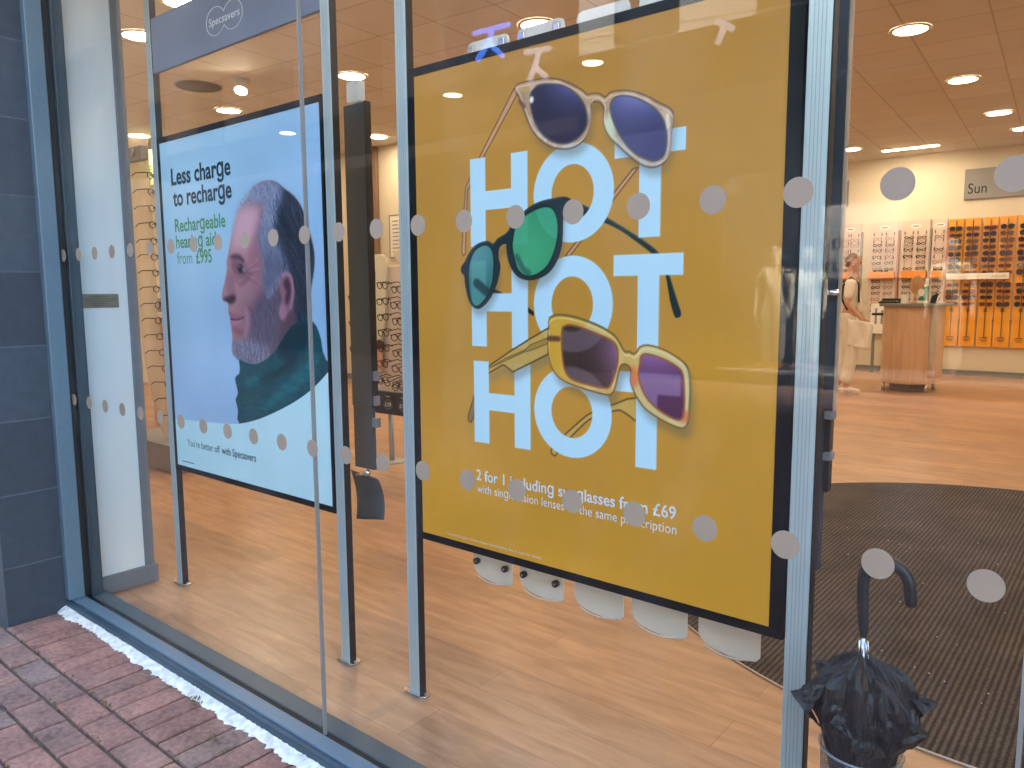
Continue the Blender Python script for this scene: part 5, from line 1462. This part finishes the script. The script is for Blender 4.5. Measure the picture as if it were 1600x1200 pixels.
for k in range(9): b.box(-8.12, -8.02 + .1 * rng.random(), 6.383, 6.3845, 2.37 - k * .055, 2.385 - k * .055); b.box(-7.98, -7.93 + .05 * rng.random(), 6.383, 6.3845, 2.37 - k * .055, 2.385 - k * .055)
b.build('printed_lines', M['sign_grey'], t)

# --- ceiling lamps
lamp0 = None
spots = [(-1.208, 5.9), (-1.16, 7.92), (-1.10, 9.9), (-.98, 11.18), (-3.19, 11.25), (-7.83, 5.9), (-5.75, 3.78), (-7.97, 3.76), (-10.2, 3.75), (-6.13, 1.88), (-5.15, 1.74), (-3.47, 3.81),
         (-1.22, 3.8), (-1.22, 1.85), (1.1, 1.85), (1.1, 3.8), (1.1, 5.9), (1.1, 7.9), (1.1, 9.9), (-3.47, 1.8), (-3.4, 5.9), (-3.35, 7.9), (-3.3, 9.9), (-5.6, 5.9), (-5.6, 7.9), (-5.6, 9.9), (-5.6, 11.2), (1.1, 11.2), (-8.3, 1.8), (-10.2, 1.8), (-10.0, 5.6), (3.0, 3.8), (3.0, 7.9)]
for x_, y_ in spots:
    if lamp0 is None:
        lamp0 = thing('ceiling_lamp', 'round recessed lamp shining in the tiled shop ceiling', 'ceiling lamp', (0, 0, H), 'round lamps in the shop ceiling')
        o0 = lamp0.location.copy()
        MB().lathe([(.128, H - .012), (.155, H - .010), (.158, H - .0005)], 0, 0, 32, False).build('trim_ring', M['lamp_trim'], lamp0, True)
        MB().lathe([(.001, H - .008), (.1275, H - .008)], 0, 0, 32, False).build('diffuser', M['lamp'], lamp0)
        o = lamp0
    else:
        o = copy_tree(lamp0)
    o.location = (x_, y_, H)
t = thing('spot_lamp', 'bright swivel spot lamp glaring in the ceiling above the portrait poster', 'ceiling lamp', (-6.7, 3.17, H))
b = MB(); b.tube([(-6.7, 3.17, H - .003), (-6.66, 3.12, H - .12)], [.075, .065], 20); b.build('housing', M['lamp_trim'], t, True)
b = MB(); dv = Vector((.04, -.05, -.117)).normalized(); b.tube([Vector((-6.66, 3.12, H - .121)), Vector((-6.66, 3.12, H - .121)) + dv * .0006], .06, 20)
b.build('bulb', emis('spot_bulb', (1, .78, .52), 26), t)
t = thing('strip_lamp', 'long thin strip lamp in the ceiling near the back wall', 'ceiling lamp', (-2.5, 11.75, H))
MB().box(-2.86, -2.10, 11.70, 11.79, H - .012, H - .001).build('diffuser', M['lamp'], t)
MB().box(-2.875, -2.085, 11.685, 11.805, H - .006, H - .0005).build('trim', M['lamp_trim'], t)
t = thing('ceiling_speaker', 'round grey loudspeaker grille in the ceiling above the portrait poster', 'speaker', (-7.25, 3.0, H))
MB().lathe([(.22, H - .001), (.215, H - .012), (.001, H - .014)], -7.25, 3.0, 36, False).build('grille', pm('grey_grille', (.16, .14, .12), .7), t, True)
MB().lathe([(.235, H - .0005), (.235, H - .006), (.221, H - .008)], -7.25, 3.0, 36, False).build('ring', M['sign_grey'], t, True)

# ================================================================== people
def skin(name, verts, edges, rad, mat, parent, sub=2):
    """limbs grown along a skeleton: one smooth closed surface"""
    o = root_loc(parent)
    me = bpy.data.meshes.new(name); me.from_pydata([tuple(v) for v in verts], edges, [])
    tmp = bpy.data.objects.new(name, me); COL.objects.link(tmp)
    tmp.modifiers.new('s', 'SKIN'); tmp.modifiers['s'].use_smooth_shade = True
    for i, r_ in enumerate(rad):
        r_ = r_ if hasattr(r_, '__len__') else (r_, r_)
        me.skin_vertices[0].data[i].radius = r_
    me.skin_vertices[0].data[0].use_root = True
    md = tmp.modifiers.new('d', 'SUBSURF'); md.levels = sub; md.render_levels = sub
    dg = bpy.context.evaluated_depsgraph_get()
    m2 = bpy.data.meshes.new_from_object(tmp.evaluated_get(dg))
    bpy.data.objects.remove(tmp)
    m2.materials.clear(); m2.materials.append(mat); m2.name = name
    m2.polygons.foreach_set('use_smooth', [True] * len(m2.polygons))
    ob = bpy.data.objects.new(name, m2); COL.objects.link(ob); ob.parent = parent
    return ob


class Rig:
    def __init__(s): s.v = []; s.e = []; s.r = []

    def pt(s, p, r, link=None):
        s.v.append(tuple(p)); s.r.append(r)
        if link is not None: s.e.append((link, len(s.v) - 1))
        return len(s.v) - 1

    def chain(s, pts, rs, link=None):
        for p, r in zip(pts, rs): link = s.pt(p, r, link)
        return link


def figure(t, arms, legs, skin_m, top_m, trouser_m, shoe_m, hair_m=None, features=True):
    """arms / legs: joint lists (shoulder-elbow-wrist-finger direction, hip-knee-ankle-toe) for right and left; x forward, y left, z up"""
    g = Rig()
    pel = g.pt((0, 0, .96), (.15, .11)); wa = g.pt((0, 0, 1.10), (.125, .095), pel); ch = g.pt((0, 0, 1.28), (.15, .105), wa)
    nb = g.pt((-.005, 0, 1.435), (.075, .07), ch); nk = g.pt((.01, 0, 1.50), (.052, .054), nb)
    hd = g.chain([(.02, 0, 1.565), (.022, 0, 1.635), (.015, 0, 1.70), (.008, 0, 1.745)], [(.062, .07), (.076, .092), (.074, .09), (.045, .055)], nk)
    for sg, (sh, el, wr, hand) in zip((-1, 1), arms):
        s_ = g.pt((0, sg * .10, 1.40), .06, ch)
        e = g.chain([sh, el, wr], [.05, .038, .026], s_)
        d = (Vector(hand) - Vector(wr)).normalized(); side = d.cross(Vector((0, 1, 0)));
        side = side.normalized() if side.length > .1 else Vector((1, 0, 0))
        palm = g.pt(Vector(wr) + d * .05, (.030, .018), e); kn = g.pt(Vector(wr) + d * .085, (.034, .016), palm)
        for k, (o_, l_) in enumerate(((-.027, .065), (-.009, .078), (.009, .074), (.026, .058))):
            base = Vector(wr) + d * .10 + side * o_
            g.chain([base, base + d * l_ * .5, base + d * l_ * .85 + Vector((0, -sg * .012, 0))], [.0088, .0082, .007], kn)
        th = Vector(wr) + d * .045 + side * .032
        g.chain([th, th + d * .03 + side * .018, th + d * .055 + side * .022], [.011, .0095, .008], palm)
    for sg, (hip, knee, ank, toe) in zip((-1, 1), legs):
        g.chain([hip, knee, ank, (Vector(ank) + Vector(toe)) / 2 + Vector((0, 0, -.02)), toe], [.085, .056, .040, .038, .028], pel)
    body = skin('body', g.v, g.e, g.r, skin_m, t)
    if features:
        b = MB(); b.ball((.102, 0, 1.612), (.017, .012, .018), 8, 6); b.ball((.104, 0, 1.578), (.008, .022, .006), 8, 6)
        for s_ in (-1, 1): b.ball((.01, s_ * .078, 1.625), (.018, .010, .030), 8, 6)
        b.build('face', skin_m, t, True)
        b = MB()
        for s_ in (-1, 1): b.ball((.098, s_ * .032, 1.645), (.009, .012, .007), 8, 6)
        b.build('eyes', M['ink'], t, True)
    # clothes: slightly larger skins that end at neckline, cuffs and hems
    if top_m:
        g = Rig(); a = g.pt((0, 0, .98), (.155, .118)); b_ = g.pt((0, 0, 1.12), (.145, .115), a); c_ = g.pt((0, 0, 1.28), (.165, .122), b_); n_ = g.pt((-.004, 0, 1.435), (.085, .08), c_)
        for sg, (sh, el, wr, hand) in zip((-1, 1), arms):
            s_ = g.pt((0, sg * .10, 1.40), .075, c_); k = Vector(sh).lerp(Vector(el), .85)
            g.chain([sh, Vector(sh).lerp(Vector(el), .5), k], [.066, .06, .056], s_)
        skin('top', g.v, g.e, g.r, top_m, t)
    if trouser_m:
        g = Rig(); a = g.pt((0, 0, .98), (.165, .125)); g.pt((0, 0, 1.06), (.155, .118), a)
        for sg, (hip, knee, ank, toe) in zip((-1, 1), legs):
            h_ = Vector(hip); k_ = Vector(knee); n_ = Vector(ank)
            g.chain([h_, h_.lerp(k_, .5), k_, k_.lerp(n_, .5) + Vector((-.012, 0, 0)), n_ + Vector((0, 0, .03))], [.108, .098, .085, .08, .078], a)
        skin('trousers', g.v, g.e, g.r, trouser_m, t)
    for sg, (hip, knee, ank, toe) in zip((-1, 1), legs):
        n_ = Vector(ank); o_ = Vector(toe); d = o_ - n_; d.z = 0; d.normalize()
        g = Rig(); a = g.pt(n_ + Vector((0, 0, -.005)) - d * .02, (.048, .045)); g.chain([n_ + d * .05 - Vector((0, 0, .035)), Vector((o_.x, o_.y, o_.z + .008)) - d * .02, Vector((o_.x, o_.y, o_.z + .002)) + d * .035], [.045, .044, .032], a)
        g.chain([n_ - d * .045 - Vector((0, 0, .04))], [.04], a)
        skin('shoe', g.v, g.e, g.r, shoe_m, t)
    if hair_m:
        g = Rig(); a = g.pt((-.012, 0, 1.705), (.09, .1)); g.chain([(-.03, 0, 1.64), (-.035, 0, 1.58)], [(.07, .086), (.045, .06)], a); g.chain([(0, 0, 1.735)], [.062], a); g.chain([(.06, 0, 1.732)], [(.06, .05)], a)
        skin('hair', g.v, g.e, g.r, hair_m, t)
    return body


M['skin'] = pm('skin', (.55, .32, .23), .5, 0, .05, 20)
M['white_cloth'] = pm('white_cotton', (.78, .75, .71), .8, 0, .06, 9, bump=.35)
M['beige_cloth'] = pm('pale_beige_cloth', (.72, .67, .61), .85, 0, .1, 8, bump=.6)
M['shoe_white'] = pm('white_trainer', (.68, .64, .62), .5, 0, .05, 20)
M['hair_fair'] = pm('fair_brown_hair', (.22, .12, .06), .55, 0, .3, 30, (1, 1, .3), .4)
t = thing('person', 'person in a white top and baggy pale trousers, carrying a white bag beside the post', 'person', (0, 0, 0))
arms = (((.0, -.175, 1.40), (-.03, -.23, 1.14), (.12, -.21, .98), (.16, -.205, .90)), ((.0, .175, 1.40), (.02, .23, 1.13), (.14, .2, .96), (.17, .2, .88)))
legs = (((0, -.085, .93), (.05, -.10, .50), (-.01, -.10, .085), (.13, -.11, .03)), ((0, .085, .93), (-.02, .10, .50), (-.12, .10, .095), (.0, .11, .035)))
figure(t, arms, legs, M['skin'], M['white_cloth'], M['beige_cloth'], M['shoe_white'], M['hair_fair'])
b = MB(); b.tube([(-.03, -.13, 1.06), (-.10, -.125, 1.2), (-.09, -.12, 1.36), (0, -.115, 1.47), (.09, -.11, 1.38), (.10, -.11, 1.15)], .013, 6); b.build('strap', M['ink'], t, True)
t.location = (-2.50, 9.16, .012); t.rotation_euler = (0, 0, R(12)); t.scale = (1.02, 1.02, 1.02)
bag = thing('bag', 'white carrier bag hanging from the hand of the person in white', 'bag', (-2.32, 9.0, .62))
b = MB()
b.grid(lambda u, v: (-2.46 + .27 * u + .03 * (v - .5) * u, 8.96 + .05 * math.sin(3.14 * u) * (1 - v) + .012 * math.sin(9 * u + 5 * v), .64 + .34 * v * (1 - .12 * u) - .05 * u * (1 - v)), 14, 12)
b.grid(lambda u, v: (-2.46 + .27 * u + .03 * (v - .5) * u, 9.03 - .05 * math.sin(3.14 * u) * (1 - v), .64 + .33 * v * (1 - .12 * u) - .05 * u * (1 - v)), 14, 12)
b.build('sack', M['white_cloth'], bag, True, thick=.004)
b = MB(); b.tube([(-2.40, 8.97, .96), (-2.37, 8.975, 1.02), (-2.34, 8.975, 1.03), (-2.30, 8.97, .95)], .008, 6); b.build('handle', M['white_cloth'], bag, True)

# ================================================================== across the street (seen in the window's reflection)
YO = -9.5
M['render_white'] = pm('pale_render', (.62, .62, .60), .8, 0, .08, 1.5)
M['dark_front'] = pm('dark_shop_paint', (.010, .012, .016), .5, spec=.2)
M['brown_brick'] = tile_mat('brown_brick', (.055, .038, .032), (.07, .062, .056), .225, .075, .01, (0, 2), .85, .25, .5, 10)
t = thing('opposite_shop', 'pale rendered building across the street with a dark shop front and canopy', 'building', (-1, YO, 0))
b = MB(); b.box(-7.0, 9, YO - 4, YO, 4.4, 8.0); b.build('wall', M['render_white'], t)
b = MB(); b.box(-7.0, 9, YO - .12, YO, 3.0, 4.398); b.box(-7.0, -4.45, YO - 4, YO - .121, 0, 4.398); b.box(.5, 9, YO - 4, YO - .121, 0, 4.398); b.box(-7.0, -4.45, YO - .12, YO, 0, 2.999); b.box(.5, 9, YO - .12, YO, 0, 2.999); b.build('shop_front', M['dark_front'], t)
MB().box(-7.2, 9.2, YO - 4.2, YO + .25, 8.001, 8.35).build('cornice', M['render_white'], t)
for k in range(6):
    x_ = -6.3 + k * 2.3
    f = MB().box(x_, x_ + 1.1, YO + .001, YO + .05, 5.2, 7.0).build('window', M['dark_front'], t)
    MB().box(x_ + .07, x_ + 1.03, YO + .0505, YO + .056, 5.27, 6.93).build('pane', pm('dark_pane', (.02, .03, .04), .05), f)
MB().box(-4.45, .5, YO - 1.9, YO - 1.7, .0, 3.95).build('backdrop', M['dark_front'], t)
MB().box(-3.45, -2.3, YO - 1.3, YO - 1.28, 1.52, 2.6).build('display_screen', M['sign_grey'], t)
MB().box(-4.45, .5, YO - 1.69, YO - .02, -.002, .16).build('display_floor', M['grey_sheet'], t)
MB().box(-4.45, .5, YO - .015, YO + .03, .165, .205).build('window_sill', M['print_white'], t)
MB().box(-4.45, .5, YO - 1.69, YO - .125, 3.3, 3.9).build('display_ceiling', M['dark_front'], t)
for k in range(4):
    MB().lathe([(.001, 3.296), (.12, 3.296)], -4.0 + k * 1.2, YO - .27, 20, False).build('lamp', emis('mannequin_fill_%d' % k, (1, .93, .82), 260), t)  # added lamps, hidden behind the header, to brighten the mannequins
mir = lambda p: Vector((-p.x, p.y, p.z))
M['letters_dark'] = pm('black_vinyl_letters', (.01, .01, .012), .5)
text_mesh('lettering', 'Summer', 2.44, 3.66, 1.585, .2, YO + .04, t, M['letters_dark'], .02, tf=mir)
text_mesh('lettering', 'n promo', 2.72, 3.9, 1.90, .2, YO + .04, t, M['letters_dark'], .02, tf=mir)
MB().box(-7.0, 9, YO + .26, YO + 2.7, 4.15, 4.2).build('canopy', M['dark_front'], t)
can = MB().box(-19, -7.02, YO + .26, YO + 2.7, 4.15, 4.2)
t2 = thing('brick_house', 'dark brick building across the street, next to the pale shop', 'building', (-14, YO, 0))
MB().box(-24, -7.02, YO - 4, YO, 0, 11.0).build('wall', M['brown_brick'], t2)
can.build('canopy', M['dark_front'], t2)
for k in range(5):
    x_ = -22 + k * 3
    f = MB().box(x_, x_ + 1.2, YO + .001, YO + .05, 5.0, 6.6).build('window', M['dark_front'], t2)
    MB().box(x_ + .07, x_ + 1.13, YO + .0505, YO + .056, 5.07, 6.53).build('pane', M['dark_front'], f)
for x_, par in ((-5.05, t), (-7.44, t2), (-11.46, t2)):
    MB().lathe([(.001, 4.146), (.13, 4.146)], x_, -6.97, 24, False).build('lamp', emis('canopy_lamp', (1, .80, .52), 9), par)
# mannequins
M['mannequin'] = pm('ivory_mannequin', (.72, .68, .58), .35)
M['cream_clothes'] = pm('cream_clothes', (.70, .64, .48), .8, 0, .08, 9, bump=.4)
M['sandal'] = pm('orange_sandal', (.85, .30, .02), .4); M['pink_shoe'] = pm('pink_shoe', (.70, .32, .42), .4)
arms = (((.0, -.17, 1.40), (.02, -.26, 1.13), (.10, -.27, .90), (.13, -.27, .82)), ((.0, .17, 1.40), (-.03, .27, 1.13), (.05, .25, .88), (.07, .25, .80)))
legs = (((0, -.085, .93), (.04, -.10, .50), (.03, -.10, .085), (.17, -.12, .03)), ((0, .085, .93), (.01, .11, .50), (-.05, .12, .085), (.09, .15, .03)))
for (x_, y_, sh_, lab, s_) in ((-3.93, YO - .8, M['sandal'], 'cream dressed mannequin in orange sandals across the street', 1.06), (-3.47, YO - .9, M['pink_shoe'], 'cream dressed mannequin beside the grey screen across the street', 1.04), (-1.58, YO - .8, M['pink_shoe'], 'cream dressed mannequin in pink shoes across the street', 1.06)):
    t = thing('mannequin', lab, 'mannequin', (0, 0, 0), 'mannequins across the street')
    figure(t, arms, legs, M['mannequin'], M['cream_clothes'], M['cream_clothes'], sh_, None, True)
    t.location = (x_, y_, .17); t.rotation_euler = (0, 0, R(90)); t.scale = (s_, s_, s_)
# stick shaped street ornaments on a wire
def ornament(label, strokes, mat):
    t = thing('street_ornament', label, 'ornament', strokes[0][0], 'stick ornaments over the street')
    b = MB()
    for p, q in strokes: b.tube([p, q], .035, 8)
    b.build('sticks', mat, t, True)


k = lambda x, z: (.461 + (x - .461) * .952, -6.6, 1.343 + (z - 1.343) * .952)
S_ = lambda *a: [(k(*p), k(*q)) for p, q in a]
ornament('blue stick ornament over the street', S_(((-7.04, 4.917), (-6.404, 4.9)), ((-6.70, 4.90), (-6.78, 4.72)), ((-6.78, 4.74), (-6.986, 4.541)), ((-6.78, 4.74), (-6.52, 4.52))), emis('blue_tube', (.05, .2, 1.0), 1.6))
ornament('white stick ornament over the street, beside the blue one', S_(((-6.133, 4.486), (-5.73, 4.464)), ((-5.9, 4.47), (-5.973, 4.271)), ((-5.973, 4.28), (-6.069, 4.12)), ((-5.973, 4.28), (-5.784, 4.117))), emis('white_tube', (.75, .72, 1.0), .6))
ornament('white stick ornament over the street, far from the blue one', S_(((-3.44, 4.30), (-3.24, 4.174)), ((-3.34, 4.23), (-3.42, 4.05))), emis('white_tube', (.8, .8, 1.0), .5))
t = thing('street_wire', 'thin wire across the street carrying the stick ornaments', 'wire', (-5, -6.6, 4.8))
MB().tube([(-24, -6.63, 5.2), (-6.45, -6.63, 4.76), (-5.4, -6.63, 4.35), (-2.75, -6.63, 4.18), (9, -6.63, 5.1)], .006, 5).build('cable', M['ink'], t)
